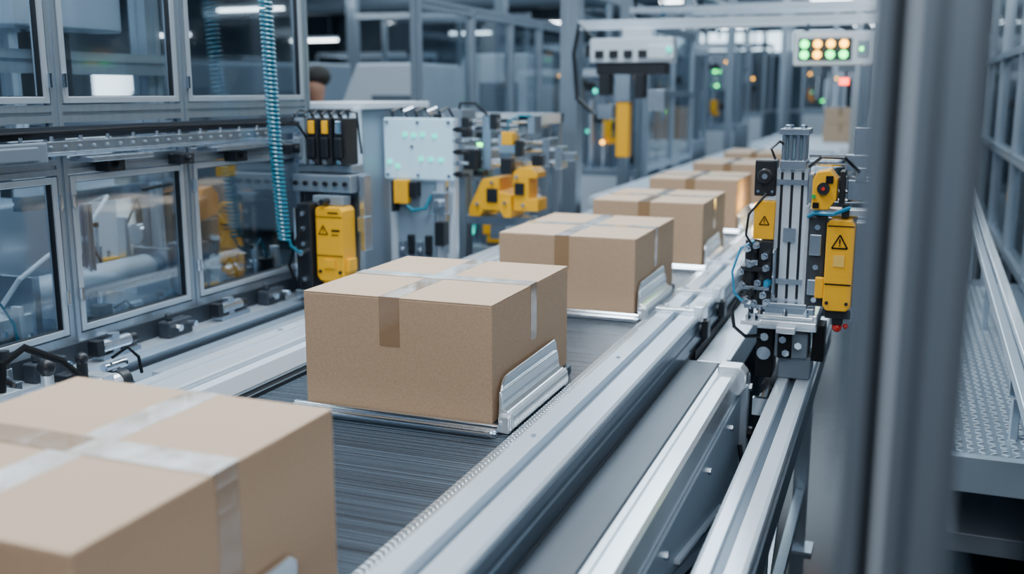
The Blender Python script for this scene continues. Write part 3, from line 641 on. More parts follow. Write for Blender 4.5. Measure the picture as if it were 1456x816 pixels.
# ------------------------------------------------------------------ valve terminal + yellow actuator
vt = thing('valve_terminal', 'black valve block row with yellow caps mounted on a silver bracket', 'valve block', (-2.15, 3.7, .8))
M().box(-2.27, -2.02, 3.52, 3.60, 1.33, 1.36).box(-2.27, -2.04, 3.60, 3.64, .801, 1.36).obj('bracket', ALU, vt, bevel=.003)
for i in range(4):
    x = -2.268+i*.062
    o = M().box(x, x+.05, 3.49, 3.59, 1.362, 1.545).box(x+.008, x+.042, 3.47, 3.49, 1.39, 1.47).obj('valve_body', DARK if i else MGREY, vt, bevel=.004)
    M().box(x+.012, x+.038, 3.478, 3.489, 1.485, 1.535).obj('yellow_cap', YEL if i in (1, 2) else CHROME, o, bevel=.003)
    M().cyl((x+.025, 3.472, 1.375), (x+.025, 3.489, 1.375), .010, n=10).obj('port', CHROME, o)
for i in range(6):
    x = -2.26+i*.042
    M().tube([(x, 3.50, 1.545), (x, 3.49, 1.560), (x+.005, 3.52, 1.575), (x+.01, 3.60, 1.565), (x+.01, 3.63, 1.40)], .005, 6).obj('air_line', DARK, vt, smooth=True)
M().box(-2.27, -2.0, 3.47, 3.60, 1.255, 1.325).obj('junction_box', ALU, vt, bevel=.006)
for i in range(6): M().cyl((-2.25+i*.045, 3.458, 1.29), (-2.25+i*.045, 3.47, 1.29), .010, n=10).obj('connector', DARK, vt)
M().box(-2.26, -2.20, 3.54, 3.595, 1.0, 1.25).box(-2.14, -2.06, 3.55, 3.595, 1.05, 1.22).obj('side_valve', DARK, vt, bevel=.004)
M().cyl((-2.18, 3.57, .9), (-2.18, 3.57, 1.22), .014).obj('rod', CHROME, vt, smooth=True)
M().box(-1.995, -1.97, 3.52, 3.58, 1.02, 1.32).box(-1.995, -1.96, 3.50, 3.56, 1.10, 1.16).obj('side_profile', STEEL, vt, bevel=.003)

ya = thing('yellow_actuator', 'yellow painted actuator cover with warning sticker on black carriage', 'actuator', (-2.08, 3.45, .80))
m = M().prof([(-2.125, .93), (-2.125, 1.195), (-2.115, 1.205), (-2.018, 1.205), (-2.005, 1.19), (-2.005, .93), (-2.02, .912), (-2.11, .912)], 'y', 3.402, 3.50)
m.box(-2.005, -1.988, 3.42, 3.48, .95, 1.0).box(-2.11, -2.02, 3.42, 3.48, .895, .912)
m.obj('yellow_cover', YEL, ya, bevel=.003)
M().box(-2.123, -2.007, 3.4, 3.4018, 1.012, 1.0155).box(-2.123, -2.007, 3.4, 3.4018, 1.165, 1.168).obj('panel_line', BLACK, ya)
M().cyl((-2.11, 3.396, .95), (-2.11, 3.402, .95), .007).cyl((-2.02, 3.396, .95), (-2.02, 3.402, .95), .007).obj('screw', DARK, ya)
M().box(-2.09, -2.04, 3.393, 3.402, .965, 1.0).obj('cover_step', YEL, ya, bevel=.002)
tri(-2.092, 1.115, .020, 3.401, ya)
M().box(-2.055, -2.018, 3.4, 3.4019, 1.11, 1.118).box(-2.055, -2.025, 3.4, 3.4019, 1.095, 1.099).box(-2.07, -2.025, 3.4, 3.4019, 1.18, 1.186).obj('sticker_line', BLACK, ya)
M().box(-2.195, -2.135, 3.38, 3.50, .87, 1.22).obj('carriage', DARK, ya, bevel=.006)
for z in (.92, 1.06, 1.12, 1.18): M().cyl((-2.165, 3.368, z), (-2.165, 3.379, z), .010, n=6).obj('fitting', STEEL, ya)
M().box(-2.22, -1.98, 3.385, 3.515, .84, .87).box(-2.16, -2.02, 3.42, 3.515, .801, .84).obj('carriage_base', STEEL, ya, bevel=.003)
M().box(-2.205, -2.1955, 3.37, 3.39, .88, 1.2).obj('chrome_trim', CHROME, ya)
M().box(-2.16, -2.02, 3.44, 3.5, 1.206, 1.245).obj('top_clamp', MGREY, ya, bevel=.004)
M().cyl((-2.09, 3.39, 1.225), (-2.09, 3.44, 1.225), .012).obj('clamp_knob', DARK, ya)
M().tube([(-2.165, 3.36, 1.12), (-2.17, 3.33, 1.08), (-2.20, 3.32, .98), (-2.20, 3.36, .90)], .006, 6).obj('hose', BLACK, ya, smooth=True)

# ------------------------------------------------------------------ control cabinet and LED panel
cc = thing('control_cabinet', 'brushed aluminium control cabinet standing beside the conveyor', 'cabinet', (-2.4, 4.3, 0))
M().box(-2.62, -2.25, 4.02, 4.65, .10, 1.57).obj('cabinet_body', MGREY, cc, bevel=.008)
M().box(-2.64, -2.23, 4.0, 4.67, 1.57, 1.60).obj('cabinet_top', WHITE, cc, bevel=.004)
M().box(-2.6, -2.27, 4.04, 4.63, 0, .10).obj('plinth', DARK, cc)
M().box(-2.60, -2.29, 4.008, 4.0195, .86, 1.54).obj('cabinet_door', SASH, cc, bevel=.004)
M().ext('z', (-2.265, 3.99), .8, 1.57, .035, .035).obj('corner_profile', RAIL, cc)
for i in range(9): M().sph((-2.265, 3.968, .95+i*.065), .011, n=8).obj('screw', CHROME if i % 2 else DARK, cc)
M().box(-2.42, -2.30, 3.99, 4.0075, 1.30, 1.46).obj('door_window', DARK, cc, bevel=.003)

lp = thing('indicator_panel', 'frosted operator panel with teal indicator lights on a stand', 'control panel', (-2.05, 4.22, 0))
M().box(-2.235, -1.885, 4.19, 4.215, 1.25, 1.53).obj('frosted_plate', PANEL, lp, bevel=.006)
for (a, b) in [(-2.125, 1.455), (-2.08, 1.452), (-2.035, 1.455), (-1.975, 1.45), (-2.045, 1.345), (-1.995, 1.345), (-1.945, 1.343), (-2.165, 1.31), (-2.205, 1.33)]:
    M().prof([(a-.011, b-.006), (a-.011, b+.006), (a-.006, b+.010), (a+.006, b+.010), (a+.011, b+.006), (a+.011, b-.006), (a+.006, b-.010), (a-.006, b-.010)], 'y', 4.182, 4.1895).obj('indicator_light', E_T, lp)
for (a, b) in [(-2.215, 1.51), (-1.905, 1.51), (-2.215, 1.27), (-1.905, 1.27), (-2.06, 1.27), (-2.06, 1.51), (-2.09, 1.40)]: M().cyl((a, 4.182, b), (a, 4.1895, b), .009, n=8).obj('panel_screw', STEEL, lp)
for x, zt in ((-2.205, 1.53), (-1.905, 1.53), (-1.965, 1.25)): M().ext('z', (x, 4.235), .04, zt, .035, .035).obj('upright', RAIL, lp)
M().box(-2.185, -1.985, 4.22, 4.25, .80, .86).obj('cross_bar', RAIL, lp)
M().box(-2.225, -1.87, 4.19, 4.28, 0, .04).obj('foot', ALU, lp)
M().box(-2.185, -1.99, 4.215, 4.2195, .87, 1.24).obj('lower_plate', mat('frosted_lower', (.20, .28, .36), .2), lp)
M().tube([(-2.13, 4.19, 1.24), (-2.13, 4.17, 1.15), (-2.08, 4.16, 1.11), (-2.02, 4.17, 1.12), (-2.0, 4.20, 1.18)], .008, 8).obj('cable', TEAL, lp, smooth=True)
M().box(-2.17, -2.10, 4.15, 4.19, 1.14, 1.25).obj('yellow_block', YEL, lp, bevel=.004)
M().box(-2.185, -2.172, 4.15, 4.2145, 1.10, 1.245).box(-2.098, -2.06, 4.16, 4.2145, 1.17, 1.24).obj('black_sensor', DARK, lp, bevel=.003)
M().box(-1.97, -1.92, 4.16, 4.215, .95, 1.06).obj('black_sensor', DARK, lp, bevel=.004)
M().box(-1.975, -1.905, 4.15, 4.215, 1.10, 1.20).cyl((-1.94, 4.12, 1.15), (-1.94, 4.15, 1.15), .02).obj('steel_regulator', STEEL, lp, bevel=.004)
for i in range(4): M().box(-2.17+i*.045, -2.14+i*.045, 4.19, 4.2145, .90, .96+.03*(i % 2)).cyl((-2.155+i*.045, 4.18, .92), (-2.155+i*.045, 4.19, .92), .01).obj('small_valve', [STEEL, DARK][i % 2], lp, bevel=.002)
for i in range(5): M().cyl((-1.885, 4.19, 1.28+i*.05), (-1.81, 4.19, 1.28+i*.05), .008, n=8).box(-1.87, -1.845, 4.178, 4.202, 1.268+i*.05, 1.292+i*.05).obj('side_connector', STEEL if i % 2 else DARK, lp)
for i in range(5): M().tube([(-2.19+i*.06, 4.20, 1.53), (-2.19+i*.06, 4.19, 1.56), (-2.17+i*.06, 4.24, 1.575), (-2.17+i*.06, 4.30, 1.53)], .006, 6).obj('air_line', [DARK, STEEL][i % 2], lp, smooth=True)
clutter(-1.98, -1.90, 3.62, 3.94, .801, .10, 5, 41, 'silver brackets and black valves in a low row beside the rail')

# ------------------------------------------------------------------ gripper station
gs = thing('gripper_station', 'gripper station with angular yellow jaws, chrome rods and silver column', 'machine', (-1.95, 4.9, 0))
M().prof([(-2.03, 1.025), (-2.03, 1.065), (-1.955, 1.215), (-1.865, 1.225), (-1.865, 1.155), (-1.80, 1.14), (-1.80, 1.025), (-1.84, 1.025), (-1.86, 1.06), (-1.95, 1.06), (-1.97, 1.025)], 'y', 4.70, 4.90).obj('yellow_jaw', YEL, gs, bevel=.003)
M().prof([(-1.795, 1.06), (-1.795, 1.25), (-1.77, 1.275), (-1.70, 1.275), (-1.67, 1.25), (-1.67, 1.225), (-1.715, 1.225), (-1.715, 1.12), (-1.665, 1.12), (-1.665, 1.06)], 'y', 4.72, 4.86).obj('yellow_jaw', YEL, gs, bevel=.003)
M().box(-1.93, -1.87, 4.69, 4.6995, 1.10, 1.17).box(-1.785, -1.735, 4.705, 4.7195, 1.14, 1.20).obj('jaw_insert', DARK, gs, bevel=.002)
for x, z in ((-1.98, 1.09), (-1.83, 1.10), (-1.775, 1.23), (-1.74, 1.09), (-1.90, 1.20)): M().cyl((x, 4.685 if x < -1.8 else 4.705, z), (x, 4.6995 if x < -1.8 else 4.7195, z), .010, n=6).obj('bolt', CHROME, gs)
for z, xe in ((1.50, -1.72), (1.46, -1.80), (1.40, -1.65), (1.36, -1.60), (1.30, -1.58), (1.285, -1.70)): M().cyl((-2.09, 4.82, z), (xe, 4.82, z), .012, n=10).obj('chrome_rod', CHROME, gs, smooth=True)
M().box(-2.18, -2.08, 4.74, 4.92, 1.22, 1.56).obj('head_block', ALU, gs, bevel=.003)
for a in ((-1.66, -1.62, 4.76, 4.90, 1.28, 1.42), (-1.60, -1.56, 4.78, 4.88, 1.27, 1.38), (-1.9, -1.78, 4.78, 4.86, 1.34, 1.44), (-1.74, -1.70, 4.77, 4.87, 1.44, 1.53), (-1.98, -1.93, 4.76, 4.88, 1.26, 1.53), (-1.56, -1.50, 4.80, 4.86, 1.31, 1.35)): M().box(*a).obj('rod_clamp', STEEL, gs, bevel=.003)
M().ext('z', (-2.13, 4.83), .03, 1.22, .09, .09).obj('column', ALU, gs)
M().box(-2.2, -1.9, 4.72, 4.95, 0, .03).obj('foot', ALUD, gs)
M().box(-2.085, -1.72, 4.80, 4.88, .97, 1.019).box(-1.95, -1.86, 4.79, 4.89, .90, .97).obj('lower_arm', STEEL, gs, bevel=.003)
for a in ((-2.06, -1.99, 4.70, 4.78, 1.26, 1.36), (-2.02, -1.96, 4.73, 4.80, 1.225, 1.255), (-1.86, -1.80, 4.70, 4.76, 1.24, 1.32), (-1.70, -1.65, 4.72, 4.76, 1.285, 1.34), (-1.79, -1.75, 4.72, 4.77, 1.33, 1.41), (-2.07, -2.03, 4.70, 4.76, 1.42, 1.52), (-1.92, -1.88, 4.71, 4.77, 1.46, 1.54)): M().box(*a).obj('sensor_head', DARK, gs, bevel=.005)
M().box(-1.86, -1.80, 4.72, 4.78, 1.385, 1.45).obj('yellow_valve', YEL, gs, bevel=.004)
M().tube([(-2.1, 4.75, 1.56), (-2.08, 4.72, 1.59), (-2.0, 4.72, 1.59), (-1.95, 4.76, 1.53)], .007, 6).obj('cable', DARK, gs, smooth=True)
M().tube([(-1.83, 4.73, 1.45), (-1.82, 4.71, 1.50), (-1.77, 4.72, 1.53), (-1.72, 4.77, 1.53)], .006, 6).obj('cable', TEAL, gs, smooth=True)
clutter(-1.99, -1.87, 5.0, 5.44, 1.0, .22, 6, 42, 'silver clamps, valves and yellow blocks on a raised plate', yel=1)
pd = thing('clamp_pedestal', 'square aluminium pedestal post holding a plate of clamps', 'pedestal', (-1.93, 5.2, 0))
M().ext('z', (-1.93, 5.2), .015, .999, .06, .06).obj('column', ALU, pd); M().box(-1.99, -1.87, 5.14, 5.26, 0, .015).obj('foot', ALUD, pd)

# ------------------------------------------------------------------ background machines
def bg_machine(x, y, w, d, hh, seed, label, acc=YEL):
    random.seed(seed)
    t = thing('processing_machine', label, 'machine', (x, y, 0), 'processing machines along the line')
    M().box(x-w/2, x+w/2, y, y+d, .12, hh*.5).obj('machine_base', MGREY, t, bevel=.01)
    M().box(x-w/2+.03, x+w/2-.03, y+.03, y+d-.03, 0, .12).obj('plinth', DARK, t)
    for a in (x-w/2+.03, x+w/2-.03):
        for b in (y+.03, y+d-.03): M().ext('z', (a, b), hh*.5, hh, .05, .05).obj('upright', ALU, t)
    m = M().box(x-w/2, x+w/2, y, y+.05, hh, hh+.06).box(x-w/2, x+w/2, y+d-.05, y+d, hh, hh+.06)
    m.box(x-w/2, x-w/2+.05, y, y+d, hh, hh+.06).box(x+w/2-.05, x+w/2, y, y+d, hh, hh+.06)
    m.obj('top_frame', RAIL, t)
    M().box(x-w*.2, x+w*.1, y+.1, y+d*.6, hh*.5, hh*.72).box(x-w*.1, x+w*.3, y+.08, y+d*.5, hh*.72, hh*.95).obj('mechanism', STEEL, t, bevel=.004)
    M().box(x-w*.45, x+w*.45, y+d*.7, y+d*.74, hh*.5, hh*.98).obj('back_panel', GREY, t)
    for i in range(6):
        a = x-w*.42+i*w*.15; M().cyl((a, y+.06, hh*.5), (a, y+.06, hh*(.62+.3*random.random())), .015+.02*random.random(), n=10).obj('cylinder', CHROME, t)
    for i in range(2):
        a = x-w*.4+i*w*.45; z = hh*(.55+.3*random.random()); M().box(a, a+.08, y-.02, y+.04, z, z+.18).box(a+.02, a+.12, y-.01, y+.04, z-.05, z).obj('coloured_cover', acc, t, bevel=.006)
    for i in range(7):
        a = x-w*.46+i*w*.13; z = hh*(.52+.42*random.random()); M().box(a, a+.09, y+.0, y+.10, z, z+.08).obj('dark_module', DARK, t, bevel=.004)
    for i in range(4):
        a = x-w*.4+random.random()*w*.8; z = hh*(.55+.4*random.random()); M().sph((a, y-.03, z), .018, n=8).obj('status_light', [E_T, E_G, E_A][(i+seed) % 3], t)
    M().box(x-w/2+.05, x+w/2-.05, y-.01, y-.001, .2, hh*.46).obj('access_door', WHITE, t, bevel=.003)
LB = 'grey machine module with silver frame and yellow covers'; LO = 'grey machine module with silver frame and orange covers'
bg_machine(-2.35, 5.6, .6, .7, 1.45, 1, LB)
bg_machine(-2.75, 9.6, .8, .9, 1.8, 2, LB)
bg_machine(-2.75, 12.2, .8, 1.0, 2.1, 3, LB)
bg_machine(-2.75, 15.5, .9, 1.2, 2.3, 4, LB)
bg_machine(.15, 7.7, .6, .8, 1.5, 5, LB)
bg_machine(.15, 9.4, .7, 1.0, 1.75, 6, LO, ORG)
bg_machine(.15, 12.4, .8, 1.2, 2.1, 8, LO, ORG)
bg_machine(.25, 15.2, .9, 1.2, 2.3, 18, LB)
bg_machine(-4.7, 15.0, 1.4, 1.2, 2.3, 9, LB)
bg_machine(-1.2, 21, 1.4, 1.2, 2.6, 11, LO, ORG)
bg_machine(-3.2, 20.2, 1.4, 1.2, 2.5, 12, LB)
bg_machine(.7, 20.5, 1.4, 1.2, 2.6, 13, LB)
bg_machine(-5.6, 24, 2.0, 1.2, 2.6, 14, LB)
bg_machine(-9.5, 17, 2.0, 1.2, 2.3, 15, LB)

for (x, y, w, hh) in ((-4.55, 8.4, .9, 1.9), (-4.3, 10.4, 1.0, 2.05), (-6.6, 9.6, 1.2, 1.95), (-8.6, 10.5, 1.5, 2.0), (-11, 14, 2, 2.2)):
    t = thing('machine_housing', 'pale sloped sheet-metal machine housing on dark plinth', 'machine', (x, y, 0), 'sloped machine housings across the hall')
    M().prof([(x-w/2, .1), (x-w/2, hh*.72), (x-w*.22, hh), (x+w/2, hh), (x+w/2, .1)], 'y', y, y+.9).obj('housing', MGREY if w > 1.1 else WHITE, t, bevel=.02)
    M().box(x-w/2+.03, x+w/2-.03, y+.03, y+.87, 0, .1).obj('plinth', DARK, t)
    M().box(x-w*.05, x+w*.4, y-.012, y, hh*.45, hh*.85).obj('inspection_door', GREY, t, bevel=.004)
    M().cyl((x+w*.36, y-.025, hh*.6), (x+w*.36, y-.025, hh*.7), .012, n=8).obj('handle', DARK, t)

# ------------------------------------------------------------------ glass partitions
def part(x, ys, zr, pw, axis='y', mt=None):
    c = (x, sum(ys)/len(ys), 0) if axis == 'y' else (sum(ys)/len(ys), x, 0)
    gp = thing('glass_partition', 'aluminium framed glass guarding partition beside machines', 'partition', c, 'glass guarding partitions')
    frame_wall(gp, x, ys, zr, pw, sash=False, axis=axis, mt=mt)
part(-3.0, [6.1, 7.0, 7.8, 8.5, 9.3], [(.1, .16), (1.0, 1.05), (2.18, 2.25)], .06)
part(-3.4, [11, 12.2, 13.4, 14.6, 16, 18], [(.1, .16), (1.2, 1.26), (2.7, 2.78)], .07)
part(.62, [3.0, 3.7, 4.6, 5.4, 6.4, 7.6, 9, 11], [(.715, .76), (1.25, 1.30), (1.86, 1.90), (2.6, 2.67)], .055)
part(17, [-9, -7.5, -6.2], [(.1, .16), (1.2, 1.26), (2.9, 2.98)], .08, 'x')
part(22.6, [-5, -4.1, -3.2, -2.3, -1.4, -.5, .4, 1.3], [(.1, .16), (1.2, 1.26), (2.4, 2.46), (3.3, 3.4)], .09, 'x')
part(-5.4, [17, 18.4, 19.8, 21.2], [(.1, .16), (1.4, 1.46), (2.9, 2.98)], .08)
part(-2.2, [9.2, 10.3, 11.3], [(.92, .96), (1.6, 1.65), (2.2, 2.27)], .06)
part(-.42, [10, 11.3, 12.6, 13.9], [(.1, .16), (1.2, 1.25), (2.3, 2.37)], .06)

def gantry(x0, x1, y, z, s, label):
    t = thing('overhead_gantry', label, 'gantry', ((x0+x1)/2, y, 0), 'gantries spanning the conveyor')
    for x in (x0, x1):
        m = M().ext('z', (x, y), .015, z+.4, s, s); m.box(x-s*.9, x+s*.9, y-s*.9, y+s*.9, 0, .015); m.obj('post', ALU, t)
    M().ext('x', (y, z), x0+s/2, x1-s/2, s*.6, s*.5).obj('beam', RAIL, t)
gantry(-2.22, .20, 7.0, 2.10, .13, 'silver gantry frame spanning the conveyor with hanging head')
gantry(-2.35, -.2, 9.0, 2.35, .09, 'silver gantry frame spanning the conveyor')
gantry(-2.30, .15, 11.6, 2.5, .10, 'silver gantry frame spanning the conveyor')
gantry(-2.25, .3, 14.3, 2.8, .10, 'silver gantry frame spanning the conveyor')
gantry(-2.1, .3, 19.5, 3.2, .12, 'silver gantry frame spanning the conveyor')
gantry(-7.5, -5.2, 13.2, 2.7, .14, 'silver gantry frame standing across the hall')

gh = thing('gantry_tool_head', 'white and black tool head with orange cylinder under the beam', 'tool head', (-1.75, 6.9, 2.04))
M().box(-2.02, -1.45, 6.78, 6.93, 1.84, 2.0).box(-1.80, -1.6, 6.80, 6.95, 2.0, 2.065).box(-1.62, -1.44, 6.76, 6.80, 1.86, 1.95).obj('head_body', WHITE, gh, bevel=.008)
M().box(-1.98, -1.5, 6.80, 6.95, 1.76, 1.839).box(-1.95, -1.88, 6.76, 6.9, 1.62, 1.76).box(-1.70, -1.64, 6.76, 6.9, 1.60, 1.76).obj('dark_module', DARK, gh, bevel=.005)
M().box(-2.06, -2.02, 6.8, 6.9, 1.88, 1.96).obj('dark_module', DARK, gh, bevel=.005)
for i in range(4): M().box(-1.98+i*.1, -1.92+i*.1, 6.755, 6.78, 1.87, 1.92).obj('dark_module', DARK, gh, bevel=.003)
for x in (-1.91, -1.60, -1.52): M().cyl((x, 6.85, 1.45), (x, 6.85, 1.76), .012, n=8).obj('rod', CHROME, gh)
M().box(-1.62, -1.50, 6.80, 6.90, 1.52, 1.66).box(-1.97, -1.86, 6.80, 6.90, 1.46, 1.56).obj('steel_clamp', STEEL, gh, bevel=.004)
M().box(-1.84, -1.74, 6.79, 6.91, 1.58, 1.76).obj('cylinder_mount', STEEL, gh)
M().box(-1.835, -1.745, 6.8, 6.9, 1.20, 1.58).obj('orange_cylinder', YEL, gh, bevel=.01)
M().sph((-1.47, 6.75, 1.92), .02, n=8).obj('status_light', E_T, gh); M().sph((-1.97, 6.75, 1.65), .018, n=8).obj('status_light', E_T, gh)
M().tube([(-2.0, 6.8, 2.0), (-2.1, 6.78, 2.1), (-2.14, 6.8, 1.9), (-2.12, 6.82, 1.6), (-2.0, 6.82, 1.5)], .015, 8).obj('cable', DARK, gh, smooth=True)

sg = thing('signal_panel', 'hanging signal panel with two rows of green and amber lights', 'signal panel', (-.42, 6.85, 2.06))
M().box(-.68, -.18, 6.84, 6.90, 1.81, 2.02).obj('panel_case', WHITE, sg, bevel=.01)
M().box(-.650, -.325, 6.832, 6.8395, 1.842, 1.978).obj('lamp_board', DGREY, sg, bevel=.003)
for r, z in ((0, 1.943), (1, 1.877)):
    for i in range(4):
        col = [[E_G, E_A, E_A, E_A], [E_G, E_A, E_G, E_G]][r][i]
        M().cyl((-.612+i*.08, 6.832, z), (-.612+i*.08, 6.818, z), .024, n=16).obj('signal_light', col, sg)
M().box(-.29, -.22, 6.832, 6.8395, 1.86, 1.96).obj('side_display', MGREY, sg)
M().box(-.275, -.255, 6.826, 6.8318, 1.90, 1.92).obj('signal_light', E_G, sg)
for x in (-.6, -.25): M().cyl((x, 6.87, 2.02), (x, 6.87, 2.07), .012, n=8).obj('hanger', ALUD, sg)
M().cyl((-.35, 6.87, 1.81), (-.35, 6.87, 1.735), .01, n=8).box(-.40, -.30, 6.85, 6.89, 1.77, 1.81).obj('bracket', ALUD, sg)
M().box(-.56, -.50, 6.85, 6.9, 1.74, 1.81).obj('bracket', ALUD, sg)
M().cyl((-.36, 6.87, 1.73), (-.36, 6.87, 1.69), .028, n=16).obj('red_beacon', E_R, sg, smooth=True)

t = thing('sensor_lamp', 'small amber sensor lamp on rail bracket', 'lamp', (-.65, 5.75, .92))
M().box(-.67, -.63, 5.83, 5.87, .921, 1.02).box(-.72, -.67, 5.84, 5.86, .99, 1.01).obj('lamp_bracket', DARK, t)
M().sph((-.735, 5.85, 1.0), .022).obj('lamp_lens', E_A, t)

# ------------------------------------------------------------------ person across hall
px, py = -4.16, 6.75
pe = thing('person', 'person with dark hair in blue work jacket standing by machines', 'person', (px, py, 0))
def skinobj(name, verts, edges, radii, m, parent, sub=2):
    me = bpy.data.meshes.new(name); O = V(parent['_o'])
    me.from_pydata([V(v)-O for v in verts], edges, []); me.materials.append(m)
    o = bpy.data.objects.new(name, me); COL.objects.link(o); o.parent = parent; o['_o'] = tuple(O)
    md = o.modifiers.new('skin', 'SKIN'); md.use_smooth_shade = True
    for i, r in enumerate(radii): me.skin_vertices[0].data[i].radius = (r if isinstance(r, tuple) else (r, r)); me.skin_vertices[0].data[i].use_root = (i == 0)
    s = o.modifiers.new('sub', 'SUBSURF'); s.levels = sub; s.render_levels = sub
    return o
def W(x, y, z): return (px+x, py+y, z)
vs = [W(0, 0, .95), W(0, 0, 1.15), W(0, 0, 1.38), W(0, -.01, 1.50), W(0, -.01, 1.57), W(0, -.02, 1.66), W(0, -.02, 1.74),
      W(.10, 0, .90), W(.12, 0, .48), W(.12, .03, .08), W(.12, -.14, .04),
      W(-.10, 0, .90), W(-.12, 0, .48), W(-.12, .03, .08), W(-.12, -.14, .04),
      W(.19, 0, 1.42), W(.27, 0, 1.18), W(.30, -.2, 1.34), W(.31, -.28, 1.47),
      W(-.19, 0, 1.42), W(-.25, 0, 1.14), W(-.22, -.2, 1.2), W(-.20, -.28, 1.24)]
ed = [(0, 1), (1, 2), (2, 3), (3, 4), (4, 5), (5, 6), (0, 7), (7, 8), (8, 9), (9, 10), (0, 11), (11, 12), (12, 13), (13, 14), (2, 15), (15, 16), (16, 17), (17, 18), (2, 19), (19, 20), (20, 21), (21, 22)]
ra = [(.15, .11), (.14, .10), (.16, .11), .06, .05, (.075, .09), (.07, .085), .09, .06, .045, .035, .09, .06, .045, .035, .06, .045, .035, .03, .06, .045, .035, .03]
skinobj('body', vs, ed, ra, SKIN, pe)
skinobj('jacket', [vs[0], vs[1], vs[2], W(0, 0, 1.46), vs[15], vs[16], W(.295, -.16, 1.31), vs[19], vs[20], W(-.225, -.16, 1.18)],
        [(0, 1), (1, 2), (2, 3), (2, 4), (4, 5), (5, 6), (2, 7), (7, 8), (8, 9)], [(.17, .13), (.16, .12), (.18, .13), .09, .075, .06, .045, .075, .06, .045], CLOTH, pe)
skinobj('trousers', [vs[0], vs[7], vs[8], W(.12, .03, .12), vs[11], vs[12], W(-.12, .03, .12)], [(0, 1), (1, 2), (2, 3), (0, 4), (4, 5), (5, 6)], [(.165, .125), .105, .075, .06, .105, .075, .06], TROU, pe)
M().sph(W(0, .01, 1.76), .105, (.95, 1.05, .8), n=20).obj('hair', HAIR, pe, smooth=True)

# ------------------------------------------------------------------ lamps
def lamp(x, y, z, L=1.3, ax='x'):
    t = thing('ceiling_lamp', 'long white fluorescent ceiling lamp on thin rods', 'lamp', (x, y, z), 'fluorescent ceiling lamps')
    a, b = (L/2, .07) if ax == 'x' else (.07, L/2)
    M().box(x-a, x+a, y-b, y+b, z+.03, z+.09).obj('lamp_housing', WHITE, t)
    M().box(x-a*.97, x+a*.97, y-b*.8, y+b*.8, z, z+.0295).obj('lamp_tube', E_W, t)
    for s in (-.7, .7): M().cyl((x+(s*a if ax == 'x' else 0), y+(s*b if ax == 'y' else 0), z+.09), (x+(s*a if ax == 'x' else 0), y+(s*b if ax == 'y' else 0), 4.8), .008, n=6).obj('hanging_rod', DGREY, t)
for (x, y, z) in [(-13.6, 22, 2.85), (-4.6, 22, 3.5), (-3.0, 26, 3.9), (-1.5, 22, 3.45), (-8.5, 26, 3.4), (-7.2, 12.5, 2.95),
                  (-10.5, 15, 3.0), (-12, 28, 3.3), (-5.5, 30, 3.9), (0, 28, 4.0), (-14.8, 18, 2.8), (-2.2, 30, 3.9), (-4.4, 28, 3.3), (-1, 30, 3.4)]: lamp(x, y, z, .8 if x > -6 else 1.3)
t = thing('hanging_duct', 'large grey ventilation duct hung below the ceiling', 'duct', (-8, 24, 3.4))
M().cyl((-19, 25, 4.0), (6, 25, 4.0), .28, n=20).obj('duct_tube', MGREY, t, smooth=True)
for x in range(-18, 6, 4): M().box(x-.02, x+.02, 24.98, 25.02, 4.2, 4.8).obj('duct_strap', DGREY, t)
ct = thing('overhead_cable_tray', 'grey overhead cable tray with hanging drop cables', 'cable tray', (-2.6, 14, 2.85))
M().box(-2.75, -2.5, 9, 20, 2.85, 2.93).obj('tray', ALU, ct)
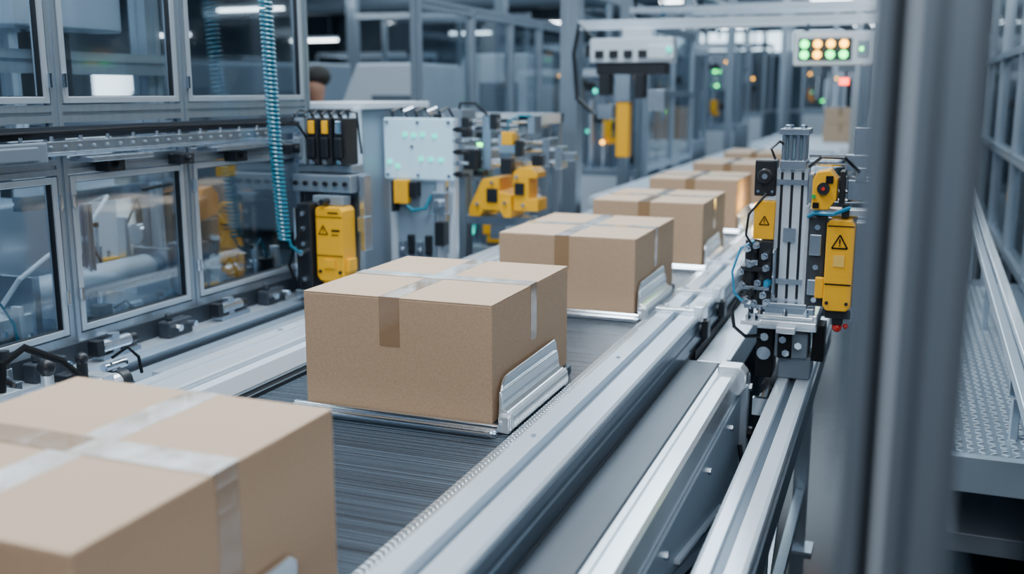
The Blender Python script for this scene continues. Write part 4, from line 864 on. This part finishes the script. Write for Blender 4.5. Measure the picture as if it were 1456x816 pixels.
for i in range(9):
    y = 9.4+i*1.2; M().cyl((-2.62, y, 2.93), (-2.62, y, 4.8), .012, n=6).obj('rod', DGREY, ct)
    M().tube([(-2.52, y+.3, 2.86), (-2.46, y+.35, 2.6), (-2.47, y+.4, 2.45), (-2.5, y+.6, 2.38)], .018, 6).obj('drop_cable', [BLACK, TEAL, BLACK][i % 3], ct, smooth=True)

# ------------------------------------------------------------------ lights
def area(name, loc, size, power, col=(.72, .87, 1), rot=(0, 0, 0), sy=None):
    l = bpy.data.lights.new(name, 'AREA'); l.energy = power; l.size = size; l.color = col
    if sy: l.shape = 'RECTANGLE'; l.size_y = sy
    o = bpy.data.objects.new(name, l); o.location = loc; o.rotation_euler = rot; COL.objects.link(o)
area('area_main', (-1.5, 3.2, 4.2), .9, 285, (.86, .94, 1), sy=5)
area('area_near', (.5, -1.4, 3.6), 2.2, 105, (1, .99, .98), (math.radians(40), 0, math.radians(18)))
area('area_right', (1.6, 4, 4.0), .9, 55, sy=5)
area('area_mid', (-1.5, 9, 4.5), 2, 200, sy=5)
area('area_far', (-2, 16, 4.6), 4, 300, sy=6)
area('area_left', (-7, 8, 4.6), 5, 220, sy=6)
area('area_left_far', (-11, 20, 4.6), 7, 400, sy=7)
area('area_end', (-2, 26, 4.6), 7, 340, sy=5)
area('area_enclosure', (-3.0, 2.4, 2.38), .5, 24, sy=2.2)
l = bpy.data.lights.new('sensor_glow', 'POINT'); l.energy = 4; l.color = (1, .62, .12); l.shadow_soft_size = .03
o = bpy.data.objects.new('sensor_glow', l); o.location = (-.75, 6.05, 1.0); COL.objects.link(o)

wd = bpy.data.worlds.new('world'); bpy.context.scene.world = wd; wd.use_nodes = True
wd.node_tree.nodes['Background'].inputs[0].default_value = (.48, .70, 1, 1); wd.node_tree.nodes['Background'].inputs[1].default_value = .22

# ------------------------------------------------------------------ camera
cam = bpy.data.cameras.new('camera'); co = bpy.data.objects.new('camera', cam); COL.objects.link(co)
cam.sensor_width = 36; cam.lens = 36*1433/1456
co.location = (0, 0, 1.65); co.rotation_euler = (math.radians(79), 0, math.radians(20.9))
cam.dof.use_dof = True; cam.dof.focus_distance = 2.6; cam.dof.aperture_fstop = 1.9
cam.clip_start = .05
bpy.context.scene.camera = co
for o in bpy.data.objects:
    if '_o' in o: del o['_o']
